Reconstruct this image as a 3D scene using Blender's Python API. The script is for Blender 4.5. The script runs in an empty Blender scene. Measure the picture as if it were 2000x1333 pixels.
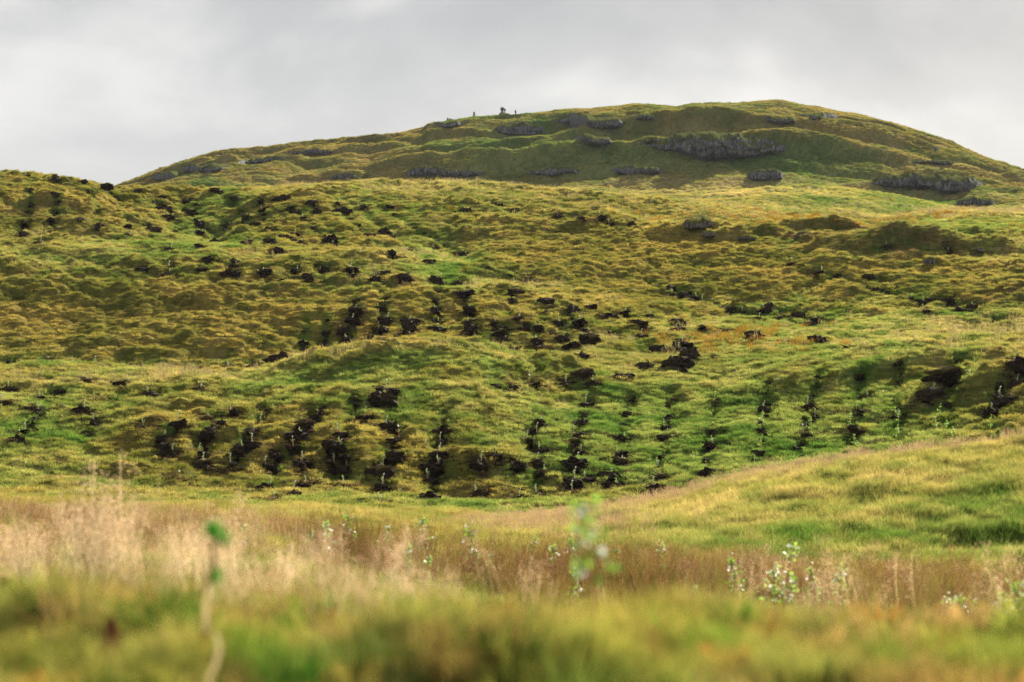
import bpy, math, random
import numpy as np
from mathutils import Vector
rng = np.random.default_rng(7)
random.seed(7)
sc = bpy.context.scene
COL = sc.collection

# ------------------------------------------------------------------ camera
F = 3889.0          # focal length in photograph pixels (2000 px wide)
HOR = 800.0         # photograph row of the true horizon
cam = bpy.data.cameras.new('camera')
cam.sensor_width = 36.0
cam.lens = 36.0 * F / 2000.0
cam.shift_y = (HOR - 666.5) / 2000.0
cam.clip_start = 0.1
cam.clip_end = 12000
cam.dof.use_dof = True
cam.dof.focus_distance = 170.0
cam.dof.aperture_fstop = cam.lens / 1000.0 / 0.042
co = bpy.data.objects.new('camera', cam)
co.rotation_euler = (math.pi / 2, 0, 0)
COL.objects.link(co)
sc.camera = co

# ------------------------------------------------------------------ light
SUN_EL, SUN_AZ = 28.0, 26.0     # azimuth clockwise (to the right) from straight ahead
SUN_STR = 5.0
CLOUD_GAIN = .212
HAZE = 0.00004
sc.view_settings.view_transform = 'Standard'
sc.view_settings.look = 'None'
sc.view_settings.gamma = 1.0
sc.view_settings.exposure = 2.02
sc.view_settings.use_curve_mapping = False
el, az = math.radians(SUN_EL), math.radians(SUN_AZ)
sd = Vector((math.cos(el) * math.sin(az), math.cos(el) * math.cos(az), math.sin(el)))
sl = bpy.data.lights.new('sun', 'SUN')
sl.energy = SUN_STR
sl.angle = math.radians(0.6)
sl.color = (1.0, 0.93, 0.82)
so = bpy.data.objects.new('sun', sl)
so.rotation_euler = sd.to_track_quat('Z', 'Y').to_euler()
COL.objects.link(so)

w = bpy.data.worlds.new('World')
sc.world = w
w.use_nodes = True
nt = w.node_tree
nt.nodes.clear()
def N(nt, t, **k):
    n = nt.nodes.new(t)
    for a, b in k.items():
        setattr(n, a, b)
    return n
def ramp(nt, stops, interp='LINEAR'):
    r = N(nt, 'ShaderNodeValToRGB')
    r.color_ramp.interpolation = interp
    while len(r.color_ramp.elements) < len(stops):
        r.color_ramp.elements.new(0.5)
    for e, (p, c) in zip(r.color_ramp.elements, stops):
        e.position = p
        e.color = (*c, 1) if len(c) == 3 else c
    return r
tc = N(nt, 'ShaderNodeTexCoord')
mp = N(nt, 'ShaderNodeMapping')
mp.inputs['Scale'].default_value = (3.2, 2.0, 6.0)
mp.inputs['Location'].default_value = (0.35, 0.2, 0.47)
nz = N(nt, 'ShaderNodeTexNoise')
nz.inputs['Scale'].default_value = 1.7
nz.inputs['Detail'].default_value = 8.0
nz.inputs['Roughness'].default_value = 0.5
nz.inputs['Distortion'].default_value = 0.25
nt.links.new(tc.outputs['Generated'], mp.inputs['Vector'])
nt.links.new(mp.outputs['Vector'], nz.inputs['Vector'])
cr = ramp(nt, [(0.32, (0.47, 0.465, 0.46)), (0.46, (0.62, 0.605, 0.59)), (0.56, (0.88, 0.85, 0.81)), (0.68, (1.10, 1.03, 0.96))])
nt.links.new(nz.outputs['Fac'], cr.inputs['Fac'])
# brighter cloud low over the horizon
sep = N(nt, 'ShaderNodeSeparateXYZ')
nt.links.new(tc.outputs['Generated'], sep.inputs[0])
mr = N(nt, 'ShaderNodeMapRange')
mr.inputs['From Min'].default_value = 0.08
mr.inputs['From Max'].default_value = 0.19
mr.inputs['To Min'].default_value = 0.6
mr.inputs['To Max'].default_value = 0.0
nt.links.new(sep.outputs['Z'], mr.inputs['Value'])
mx = N(nt, 'ShaderNodeMix', data_type='RGBA')
nt.links.new(mr.outputs[0], mx.inputs['Factor'])
nt.links.new(cr.outputs['Color'], mx.inputs['A'])
mx.inputs['B'].default_value = (0.92, 0.905, 0.885, 1)
b1 = N(nt, 'ShaderNodeBackground')
b1.inputs['Strength'].default_value = CLOUD_GAIN
nt.links.new(mx.outputs['Result'], b1.inputs['Color'])
sky = N(nt, 'ShaderNodeTexSky', sky_type='NISHITA')
sky.sun_disc = False
sky.sun_elevation = el
sky.sun_rotation = az
b2 = N(nt, 'ShaderNodeBackground')
b2.inputs['Strength'].default_value = 0.06
nt.links.new(sky.outputs[0], b2.inputs['Color'])
ms = N(nt, 'ShaderNodeMixShader')
ms.inputs[0].default_value = 0.93
nt.links.new(b2.outputs[0], ms.inputs[1])
nt.links.new(b1.outputs[0], ms.inputs[2])
wo = N(nt, 'ShaderNodeOutputWorld')
nt.links.new(ms.outputs[0], wo.inputs['Surface'])

cy = sc.cycles
cy.max_bounces = 4
cy.diffuse_bounces = 2
cy.glossy_bounces = 1
cy.transmission_bounces = 2
cy.volume_bounces = 0
cy.transparent_max_bounces = 4
cy.use_denoising = True
cy.denoiser = 'OPENIMAGEDENOISE'
cy.denoising_input_passes = 'RGB_ALBEDO_NORMAL'
cy.denoising_prefilter = 'NONE'
cy.caustics_reflective = False
cy.caustics_refractive = False
cy.volume_step_rate = 5

# ------------------------------------------------------------------ helpers
def tag(o, label=None, cat=None, group=None, kind=None):
    if label: o['label'] = label
    if cat: o['category'] = cat
    if group: o['group'] = group
    if kind: o['kind'] = kind
    return o

def link(name, me, mat=None, parent=None, loc=None):
    o = bpy.data.objects.new(name, me)
    if mat is not None and me is not None and not me.materials:
        me.materials.append(mat)
    COL.objects.link(o)
    if parent is not None: o.parent = parent
    if loc is not None: o.location = loc
    return o

def mesh_np(name, V, Fc, smooth=False):
    """V (n,3); Fc list of face index arrays all of the same width (m,k)"""
    me = bpy.data.meshes.new(name)
    V = np.asarray(V, dtype=np.float32)
    Fc = np.asarray(Fc, dtype=np.int32)
    me.vertices.add(len(V))
    me.vertices.foreach_set('co', V.ravel())
    m, k = Fc.shape
    me.loops.add(m * k)
    me.loops.foreach_set('vertex_index', Fc.ravel())
    me.polygons.add(m)
    me.polygons.foreach_set('loop_start', np.arange(0, m * k, k, dtype=np.int32))
    me.polygons.foreach_set('loop_total', np.full(m, k, dtype=np.int32))
    if smooth:
        me.polygons.foreach_set('use_smooth', np.ones(m, dtype=bool))
    me.update(calc_edges=True)
    return me

def hsh(i, j, s):
    i = i.astype(np.int64); j = j.astype(np.int64)
    h = (i * 374761393 + j * 668265263 + s * 982451653) & 0xffffffff
    h = ((h ^ (h >> 13)) * 1274126177) & 0xffffffff
    h = ((h ^ (h >> 16)) * 2246822519) & 0xffffffff
    return ((h ^ (h >> 15)) & 0xffffff) / float(0xffffff)

def vnoise(x, y, s=0):
    i = np.floor(x); j = np.floor(y)
    fx = x - i; fy = y - j
    fx = fx * fx * fx * (fx * (fx * 6 - 15) + 10); fy = fy * fy * fy * (fy * (fy * 6 - 15) + 10)
    a = hsh(i, j, s); b = hsh(i + 1, j, s); c = hsh(i, j + 1, s); d = hsh(i + 1, j + 1, s)
    return (a * (1 - fx) + b * fx) * (1 - fy) + (c * (1 - fx) + d * fx) * fy

def fbm(x, y, s=0, o=4, g=0.5):
    t = 0; a = 1; n = 0
    for k in range(o):
        t = t + a * vnoise(x * 2 ** k + 17.3 * k, y * 2 ** k + 9.1 * k, s + k); n += a; a *= g
    return t / n * 2 - 1

def dome(x, y, s=0):
    """rounded tussocks: union of spherical caps on a jittered lattice"""
    i0 = np.floor(x); j0 = np.floor(y)
    best = np.zeros_like(x)
    for di in (-1, 0, 1):
        for dj in (-1, 0, 1):
            i = i0 + di; j = j0 + dj
            cx = i + 0.15 + 0.7 * hsh(i, j, s); cyy = j + 0.15 + 0.7 * hsh(i, j, s + 5)
            r = 0.55 + 0.45 * hsh(i, j, s + 9)
            d2 = ((x - cx) ** 2 + (y - cyy) ** 2) / (r * r)
            best = np.maximum(best, np.sqrt(np.clip(1 - d2, 0, 1)) * r)
    return best

def sstep(a, b, x):
    t = np.clip((x - a) / (b - a), 0, 1)
    return t * t * (3 - 2 * t)

# ------------------------------------------------------------------ terrain profile
pxd = np.linspace(-160, 2160, 810)
left = -160 - np.geomspace(6, 7600, 34)[::-1]
right = 2160 + np.geomspace(6, 7600, 34)
PX = np.concatenate([left, pxd, right])
def P(*a):
    xs = a[0::2]; vs = a[1::2]
    v = np.interp(PX, xs, vs)
    k = np.exp(-0.5 * (np.arange(-12, 13) / 5.0) ** 2); k /= k.sum()
    vp = np.pad(v, 12, mode='edge')
    return np.convolve(vp, k, mode='valid')
def P2(*a): return np.interp(PX, a[0::2], a[1::2])
crestD = P2(-160, 330, 0, 330, 50, 332, 100, 338, 150, 346, 200, 356, 235, 362, 300, 360, 400, 361, 500, 364, 600, 357, 680, 353, 740, 347, 800, 351, 900, 352, 960, 353, 1050, 363, 1150, 369, 1300, 385, 1400, 396, 1500, 406, 1600, 418, 1700, 430, 1730, 426, 1780, 413, 1850, 407, 1920, 408, 2000, 412, 2160, 420)
crestH = P2(-400, 560, -160, 500, 0, 450, 150, 398, 235, 357, 300, 330, 345, 315, 380, 304, 430, 292, 520, 284, 600, 271, 700, 263, 800, 252, 826, 248, 836, 240, 870, 233, 925, 224, 1000, 221, 1030, 219, 1060, 215, 1090, 211, 1140, 209, 1185, 206, 1240, 200, 1290, 203, 1320, 206, 1345, 201, 1380, 199, 1440, 197, 1522, 193, 1545, 197, 1600, 207, 1680, 222, 1740, 235, 1800, 254, 1850, 271, 1900, 292, 1940, 310, 2000, 328, 2060, 345, 2160, 380)
baseH = P(-400, 620, -160, 560, 0, 500, 235, 410, 600, 385, 1000, 382, 1400, 374, 1600, 374, 1800, 398, 2000, 402)
lines = [
 (6.5, P(0, 1350, 1000, 1372, 2000, 1372)),
 (10, P(0, 1285, 400, 1280, 1000, 1312, 2000, 1318)),
 (14, P(0, 1222, 600, 1235, 1000, 1282, 2000, 1292)),
 (20, P(0, 1172, 600, 1195, 1000, 1248, 1600, 1262, 2000, 1272)),
 (30, P(0, 1095, 600, 1122, 1000, 1190, 1500, 1208, 2000, 1236)),
 (38, P(0, 1050, 600, 1082, 1000, 1130, 1300, 1132, 1600, 1150, 2000, 1172)),
 (46, P(0, 1030, 600, 1052, 1000, 1080, 1300, 1060, 1650, 1030, 2000, 1005)),
 (54, P(0, 1015, 600, 1032, 1000, 1055, 1150, 1030, 1300, 994, 1475, 955, 1650, 928, 1825, 905, 2000, 877, 2160, 850)),
 (64, P(0, 1000, 600, 1014, 1000, 1032, 1150, 1022, 1300, 1012, 1475, 988, 1650, 968, 2000, 930)),
 (76, P(0, 955, 400, 985, 800, 1006, 1000, 1006, 1200, 998, 1400, 972, 1700, 942, 2000, 895)),
 (84, P(0, 880, 400, 912, 800, 920, 1200, 940, 1500, 905, 1800, 865, 2000, 835)),
 (93, P(0, 805, 300, 825, 500, 822, 700, 805, 900, 808, 1100, 845, 1300, 848, 1600, 808, 1800, 770, 2000, 740)),
 (101, P(0, 750, 300, 755, 500, 762, 650, 735, 750, 718, 850, 708, 950, 722, 1050, 765, 1200, 790, 1400, 775, 1550, 742, 1700, 710, 2000, 688)),
 (106, P2(-160, 735, 0, 736, 200, 731, 400, 743, 480, 738, 550, 716, 650, 697, 750, 683, 850, 673, 930, 680, 1000, 702, 1100, 733, 1250, 752, 1400, 742, 1520, 722, 1600, 703, 1685, 682, 1800, 672, 2000, 666, 2160, 664)),
 (113, P(0, 746, 400, 752, 550, 738, 650, 724, 850, 700, 1000, 706, 1100, 712, 1250, 715, 1400, 710, 1550, 698, 1700, 690, 2000, 680)),
 (121, P(0, 690, 300, 690, 600, 692, 850, 668, 1000, 668, 1200, 672, 1350, 672, 1550, 668, 1700, 664, 2000, 655)),
 (130, P(0, 607, 300, 622, 600, 618, 850, 610, 950, 606, 1100, 618, 1300, 638, 1500, 645, 1700, 632, 1850, 612, 2000, 600)),
 (140, P(0, 525, 250, 530, 500, 532, 700, 530, 850, 545, 1000, 566, 1200, 590, 1400, 595, 1600, 580, 1800, 560, 2000, 545)),
 (146, P(0, 492, 250, 489, 500, 499, 700, 504, 800, 510, 900, 524, 1000, 540, 1200, 555, 1400, 550, 1600, 532, 1750, 522, 1850, 522, 2000, 525)),
 (156, P(0, 474, 250, 476, 500, 484, 700, 490, 850, 490, 1000, 496, 1200, 504, 1400, 495, 1600, 478, 1750, 478, 1850, 480, 2000, 480)),
 (166, P(0, 404, 150, 412, 300, 438, 420, 450, 600, 435, 800, 437, 1000, 440, 1200, 448, 1400, 448, 1600, 446, 1750, 455, 1900, 450, 2000, 452)),
 (176, P(0, 348, 100, 352, 200, 370, 300, 393, 420, 403, 600, 388, 800, 386, 1000, 388, 1200, 402, 1400, 416, 1600, 432, 1730, 440, 1850, 424, 2000, 424)),
 (186, crestD),
 (200, crestD + 6),
 (235, crestD + 45),
 (285, P(0, 430, 1000, 408, 1300, 402, 1500, 402, 1700, 425, 2000, 450)),
 (330, P(0, 440, 1000, 396, 1250, 394, 1400, 384, 1480, 375, 1560, 371, 1650, 378, 1750, 390, 1850, 412, 2000, 440)),
 (352, P(0, 460, 1000, 404, 1250, 402, 1400, 392, 1480, 384, 1560, 381, 1650, 388, 1750, 400, 1850, 420, 2000, 445)),
 (410, baseH),
 (450, baseH + 0.34 * (crestH - baseH)),
 (500, baseH + 0.68 * (crestH - baseH)),
 (540, baseH + 0.91 * (crestH - baseH)),
 (565, crestH),
 (585, crestH + 2),
 (640, crestH + 30),
 (900, P(0, 560, 2000, 560)),
 (1500, P(0, 700, 2000, 700)),
 (6000, P(0, 792, 2000, 792)),
]
Yk = np.array([0.3, 3.0] + [l[0] for l in lines])
Zk = np.stack([np.full_like(PX, -1.25), np.full_like(PX, -1.12)] + [-(l[1] - HOR) / F * l[0] for l in lines])
YR = np.concatenate([np.geomspace(0.3, 6, 22)[:-1], np.geomspace(6, 28, 60)[:-1], np.linspace(28, 70, 175)[:-1],
                     np.linspace(70, 112, 240)[:-1], np.linspace(112, 190, 470)[:-1], np.linspace(190, 240, 18)[:-1],
                     np.linspace(240, 335, 60)[:-1], np.linspace(335, 405, 30)[:-1], np.linspace(405, 580, 235)[:-1],
                     np.geomspace(580, 6000, 26)])
def pchip(Yk, Zk, yq):
    h = np.diff(Yk)[:, None]; dl = np.diff(Zk, axis=0) / h
    m = np.zeros_like(Zk)
    w1 = 2 * h[1:] + h[:-1]; w2 = h[1:] + 2 * h[:-1]
    with np.errstate(divide='ignore', invalid='ignore'):
        hm = (w1 + w2) / (w1 / dl[:-1] + w2 / dl[1:])
    m[1:-1] = np.where(dl[:-1] * dl[1:] > 0, hm, 0)
    m[0] = dl[0]; m[-1] = dl[-1]
    out = np.zeros((len(yq), Zk.shape[1]))
    k = np.clip(np.searchsorted(Yk, yq, side='right') - 1, 0, len(Yk) - 2)
    t = ((yq - Yk[k]) / (Yk[k + 1] - Yk[k]))[:, None]; hh = (Yk[k + 1] - Yk[k])[:, None]
    return (2 * t**3 - 3 * t**2 + 1) * Zk[k] + (t**3 - 2 * t**2 + t) * hh * m[k] + (-2 * t**3 + 3 * t**2) * Zk[k + 1] + (t**3 - t**2) * hh * m[k + 1]
ZB = pchip(Yk, Zk, YR)
YY = np.repeat(YR[:, None], len(PX), axis=1)
XX = YY * ((PX - 1000) / F)[None, :]
PXX = np.repeat(PX[None, :], len(YR), axis=0)

# -- mounds and hollows of the ground: (px, py, Y, half width m, half depth m, height m)
def bump(px, Y, wx, wy, h, steep=1.0):
    global ZB
    x0 = (px - 1000) / F * Y
    dy = (YY - Y) / wy
    dy = np.where(dy < 0, dy * steep, dy)
    ZB = ZB + h * np.exp(-0.5 * (((XX - x0) / wx) ** 2 + dy ** 2))
for b in [(1810, 152, 4.2, 2.6, 1.5, 2.0), (1365, 163, 2.0, 1.6, 1.2, 2.0), (1450, 160, 2.0, 1.2, 0.7, 2.0), (1600, 163, 2.6, 1.4, 1.1, 2.0),
          (1880, 160, 2.2, 1.5, 0.9, 1.6), (130, 168, 3.4, 2.0, 0.9, 2.0), (470, 163, 0.9, 0.8, 0.3, 2.0), (1190, 171, 3.0, 1.5, 0.5, 2.0),
          (300, 157, 2.5, 2.0, -0.6, 1), (420, 168, 1.4, 6.0, -0.9, 1), (890, 158, 1.6, 6.0, -0.9, 1), (40, 137, 2.6, 2.0, 0.6, 1.6),
          (760, 127, 3.0, 2.0, 0.4, 1.5), (1330, 186, 2.0, 2.0, .4, 1.5), (985, 186, 1.6, 2, .45, 1.5), (735, 186, 1.2, 2, .3, 1.5),
          (960, 83, 1.6, 1.2, 0.4, 1.8), (1860, 98, 3.0, 1.6, 0.6, 1.8), (1960, 90, 2.0, 1.8, 0.9, 1.8), (380, 86, 3.0, 1.5, 0.5, 1.6),
          (1960, 43, 1.2, 0.7, -0.35, 1), (1600, 470, 30, 9, 4, 2.2), (1400, 475, 34, 9, 5, 2.6), (1800, 450, 26, 8, 5, 2.6),
          (1250, 445, 26, 8, 3.5, 2.2), (900, 450, 22, 7, 3, 2), (1500, 445, 8, 5, 3.0, 2.2), (560, 510, 16, 8, 2.0, 2), (420, 500, 14, 6, 2.5, 2.2),
          (760, 530, 24, 10, 2.5, 1.5), (1720, 500, 16, 7, 3, 2.2)]:
    bump(*b[:5], b[5])

def mask_px(cx, cyp, rx, ry, py):
    return np.exp(-(((PXX - cx) / rx) ** 2 + ((py - cyp) / ry) ** 2))

PYB = HOR - F * ZB / YY
hillside = sstep(66, 76, YY) * (1 - sstep(195, 215, YY))
hillw = sstep(260, 300, YY) * (1 - sstep(700, 900, YY))
mid = sstep(24, 34, YY) * (1 - sstep(66, 76, YY))
near = 1 - sstep(22, 30, YY)

# zones of plant cover, as they grow in the place (ellipses: cx, cy, rx, ry, weight), in four kinds
def zsum(zs, px, py):
    t = np.zeros_like(px, dtype=float)
    for cx, cyp, rx, ry, wt in zs:
        t = t + wt * np.exp(-(((px - cx) / rx) ** 2 + ((py - cyp) / ry) ** 2))
    return t
Z_HEATH = [(150, 620, 260, 75, 1.3), (480, 640, 300, 70, 1.1), (700, 640, 220, 60, .8), (560, 440, 170, 60, 1.2), (150, 375, 200, 60, 1.0),
           (1150, 480, 230, 60, 1.1), (1400, 540, 260, 60, 1.3), (1000, 620, 180, 40, .9), (1820, 560, 200, 40, .9), (1250, 620, 120, 60, .6),
           (560, 860, 300, 80, .9), (850, 920, 150, 60, .9), (330, 880, 130, 60, .9), (1080, 735, 160, 16, .8), (1900, 800, 130, 60, .8),
           (1560, 840, 50, 60, .5), (700, 280, 300, 40, .9), (1350, 245, 260, 30, .5), (1750, 270, 200, 60, .6), (330, 330, 100, 40, .9), (1150, 345, 200, 22, .7)]
Z_GREEN = [(780, 712, 230, 30, 1.2), (560, 745, 200, 20, .8), (430, 410, 50, 70, 1.4), (200, 505, 260, 28, .8), (900, 530, 70, 40, 1.5), (860, 480, 50, 40, .9), (700, 400, 160, 40, .7), (1250, 640, 300, 30, .6), (1650, 620, 250, 60, .8),
           (1200, 860, 250, 90, 1.3), (1500, 800, 250, 80, 1.0), (700, 780, 300, 30, .8), (100, 830, 160, 90, .9), (950, 990, 250, 22, 1.2), (1450, 900, 200, 50, 1.1),
           (1750, 860, 250, 40, .9), (1750, 720, 200, 60, .6), (1850, 440, 180, 40, 1.0), (1700, 1060, 260, 40, .8), (1950, 1020, 120, 60, 1.0), (1450, 1080, 200, 40, .6),
           (420, 460, 130, 30, .8), (1000, 280, 160, 40, 1.4), (1250, 320, 300, 24, 1.0), (1100, 340, 200, 30, .8), (1600, 340, 160, 40, .8), (1450, 330, 180, 30, 1.0),
           (1350, 215, 120, 10, .5), (1650, 400, 300, 26, .5), (380, 340, 60, 12, .8), (300, 720, 200, 12, .5), (950, 230, 60, 14, .9)]
Z_TAN = [(900, 368, 340, 16, 1.1), (1400, 410, 260, 20, .8), (1540, 375, 220, 9, 2.4), (1850, 418, 180, 13, 2.0), (700, 690, 200, 12, .5), (50, 500, 160, 20, .6), (240, 740, 280, 12, 1.5),
         (560, 722, 60, 10, 1.3), (640, 702, 80, 10, 1.8), (740, 686, 80, 9, 1.6), (850, 677, 120, 8, 1.6), (850, 503, 100, 9, 1.0), (980, 560, 90, 9, 1.0), (1150, 610, 120, 9, .9), (1320, 640, 120, 9, .8), (550, 498, 300, 7, .7), (980, 700, 40, 10, .8), (1080, 790, 140, 18, .7), (760, 765, 200, 12, .6), (1350, 740, 160, 20, .5), (1600, 660, 340, 30, .7),
         (1900, 640, 160, 26, .7), (1100, 590, 220, 14, .5), (1700, 600, 160, 30, .4), (1080, 1025, 110, 22, 1.7), (1500, 950, 60, 10, .8), (1300, 1000, 90, 12, .9), (1500, 1000, 350, 60, .35),
         (1150, 287, 130, 6, .9), (1320, 262, 120, 6, .6), (1560, 248, 120, 6, .9), (900, 255, 100, 8, .6), (1750, 340, 100, 6, .7), (1850, 328, 120, 5, .8), (600, 1000, 200, 30, .5)]
Z_BROWN = [(460, 610, 110, 22, 1.0), (640, 462, 60, 26, .7), (1250, 400, 200, 12, .4), (1700, 455, 170, 24, 1.0), (1950, 570, 80, 14, 1.0), (1780, 480, 130, 20, .7), (100, 385, 90, 16, .5), (1420, 660, 80, 16, .5),
           (40, 690, 60, 14, .5), (1960, 740, 60, 40, .6), (230, 340, 20, 8, 1), (330, 345, 50, 14, .8), (1130, 310, 30, 10, .5)]
CREST54 = np.interp(pxd, PX, lines[7][1])
def cover(px, py, X, Y):
    sc_ = np.where(Y < 26, .3, np.where(Y < 66, .5, np.where(Y < 240, 1.0, 4.0)))
    nx = fbm(X / (5 * sc_), Y / (4 * sc_), 31, 3) * 75
    ny = fbm(X / (5 * sc_) + 50, Y / (4 * sc_) + 9, 37, 3) * 30
    qx, qy = px + nx, py + ny
    n1 = fbm(X / (1.7 * sc_), Y / (2.0 * sc_), 41, 4)
    n2 = fbm(X / (1.1 * sc_), Y / (1.5 * sc_), 47, 4)
    n3 = fbm(X / (0.9 * sc_), Y / (1.2 * sc_), 53, 4)
    he = np.clip(zsum(Z_HEATH, qx, qy), 0, 1.4) + .35 + .9 * n1
    gr = np.clip(zsum(Z_GREEN, qx, qy), 0, 1.5) + .30 + .9 * n2
    ta = 1.05 * np.clip(zsum(Z_TAN, qx, py + .35 * ny), 0, 1.5) + .20 + .8 * n3
    br = np.clip(zsum(Z_BROWN, qx, qy), 0, 1.2) - .1 + .8 * fbm(X / (1.3 * sc_), Y / (1.6 * sc_), 59, 4)
    # right knoll and its tan crest
    kn = sstep(48, 53, Y) * (1 - sstep(56, 60, Y)) * sstep(1150, 1350, px)
    ta = ta + .8 * kn
    kn2 = sstep(36, 42, Y) * (1 - sstep(50, 54, Y)) * sstep(900, 1200, px)
    ta = ta + .35 * kn2; gr = gr + .25 * kn2; he = he - .3 * kn2
    fg = 1 - sstep(24, 34, Y)
    gr = gr + .55 * fg; he = he - .1 * fg; br = br - .15 * fg; ta = ta + .15 * fg
    W = np.stack([he, gr, ta, br])
    W = np.exp(3.2 * W)
    return W / W.sum(0)
C_HEATH1 = np.array([.245, .195, .058]); C_HEATH2 = np.array([.112, .122, .030])
C_GREEN1 = np.array([.060, .130, .026]); C_GREEN2 = np.array([.190, .225, .072])
C_TAN1 = np.array([.35, .29, .14]); C_TAN2 = np.array([.24, .24, .08])
C_BROWN = np.array([.120, .075, .045])
def colour(px, py, X, Y, rnd):
    W = cover(px, py, X, Y)
    sc_ = np.where(Y < 26, .35, np.where(Y < 66, .6, np.where(Y < 240, 1.0, 4.0)))
    o = np.clip(.5 + .95 * fbm(X / (2.2 * sc_), Y / (2.2 * sc_), 71, 4) + .6 * (rnd - .5), 0, 1)[:, None]
    c = (W[0][:, None] * (C_HEATH1 * o + C_HEATH2 * (1 - o)) + W[1][:, None] * (C_GREEN1 * (1 - o) + C_GREEN2 * o)
         + W[2][:, None] * (C_TAN1 * o + C_TAN2 * (1 - o)) + W[3][:, None] * C_BROWN)
    # the far hill's colours are slightly darker
    far = (sstep(380, 430, Y))[:, None]
    c = c * (1 - far) + c * np.array([.88, .86, .88]) * far
    return 1.62 * c * (.82 + .36 * rnd[:, None]), W

# -- tussock relief
Wg = cover(PXX.ravel(), PYB.ravel(), XX.ravel(), YY.ravel()).reshape(4, *XX.shape)
wx = XX + .5 * fbm(XX / 2, YY / 2, 3, 2); wy = YY + .5 * fbm(XX / 2, YY / 2, 4, 2)
dh = .72 * dome(wx / 1.05, wy / .72, 11) + .30 * dome(wx / 2.3, wy / 1.5, 10) * (vnoise(XX / 5, YY / 5, 13) > .42)
dh2 = dome(wx / .62, wy / .50, 12)
amp = .34 + .85 * np.clip(Wg[0] + .6 * Wg[3], 0, 1)
amp = amp * (1 - .45 * Wg[1]) * (1 - .6 * Wg[2]) * (.55 + .45 * np.clip(.5 + 1.3 * fbm(XX / 7, YY / 7, 5, 2), 0, 1.4))
Z = ZB + hillside * (amp * dh + .34 * dh2 + .42 * fbm(XX / 6, YY / 4.5, 14, 3) + .05 * fbm(XX / .35, YY / .35, 15, 2))
Z = Z + mid * (.20 * dome(wx / .9, wy / .8, 21) + .22 * fbm(XX / 2.2, YY / 2, 22, 4))
Z = Z + near * (.09 * dome(wx / .6, wy / .6, 23) + .17 * fbm(XX / .9, YY / 1.1, 24, 3))
led = fbm(XX / 34 + .3 * fbm(XX / 20, YY / 20, 8, 2), YY / 13, 25, 3)
ledge = np.abs(led) ** .7 * np.sign(led)
farm = sstep(395, 430, YY) * (1 - sstep(535, 562, YY))
Z = Z + hillw * (farm * (2.9 * ledge + 1.0 * dome(wx / 11, wy / 6, 29)) + .75 * fbm(XX / 8, YY / 6, 26, 3) * (1 - .45 * sstep(550, 560, YY)) + .55 * dome(wx / 3.2, wy / 2.4, 27) + .25 * dome(wx / 1.5, wy / 1.3, 28))
def settle(ya, yb, target, w0, w1, w2, w3, drop):
    """bring a ridge back to its surveyed height after the relief is added"""
    global Z
    a_, b_ = np.searchsorted(YR, ya), np.searchsorted(YR, yb)
    py_ = HOR - F * Z[a_:b_] / YY[a_:b_]; k_ = np.argmin(py_, axis=0); top = py_[k_, np.arange(len(PX))]
    dz = -(target - top) / F * YR[a_ + k_] - drop
    kk = np.exp(-.5 * (np.arange(-14, 15) / 5.0) ** 2); kk /= kk.sum()
    dz = np.convolve(np.pad(dz, 14, mode='edge'), kk, mode='valid')
    Z = Z + dz[None, :] * sstep(w0, w1, YY) * (1 - sstep(w2, w3, YY))
crestH2 = crestH + 3.5 * fbm(PX / 38, PX * 0, 601, 4) * sstep(100, 300, PX)
settle(480, 600, crestH2, 415, 530, 650, 900, .45)
settle(165, 215, crestD, 148, 178, 215, 260, .18)
settle(102, 110, np.where(PX < 1150, lines[13][1], 2000), 93, 102, 110, 116, .1) if False else None
PYF = HOR - F * Z / YY
CM = np.minimum.accumulate(PYF, axis=0)       # highest row reached so far, per column
def hit(px, py, ymin=60.0, ymax=1e9):
    """ground point seen at (px, py): first crossing beyond ymin"""
    j = int(np.searchsorted(PX, px))
    j0 = int(np.searchsorted(YR, ymin))
    col = PYF[j0:, j]
    ok = np.nonzero(col <= py)[0]
    k = (ok[0] if len(ok) else int(np.argmin(col))) + j0
    Y = YR[k]
    if k > j0:
        a, b = PYF[k - 1, j], PYF[k, j]
        if a > py >= b: Y = YR[k - 1] + (YR[k] - YR[k - 1]) * (a - py) / max(a - b, 1e-6)
    return (px - 1000) / F * Y, Y, float(zat(np.array([px]), np.array([Y]))[0])
def zat(px, Y):
    j = np.clip(np.searchsorted(PX, px) - 1, 0, len(PX) - 2); tx = (px - PX[j]) / (PX[j + 1] - PX[j])
    k = np.clip(np.searchsorted(YR, Y) - 1, 0, len(YR) - 2); ty = (Y - YR[k]) / (YR[k + 1] - YR[k])
    return (Z[k, j] * (1 - tx) + Z[k, j + 1] * tx) * (1 - ty) + (Z[k + 1, j] * (1 - tx) + Z[k + 1, j + 1] * tx) * ty
def zxy(x, y): return float(zat(np.array([1000 + F * x / y]), np.array([y]))[0])

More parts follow.
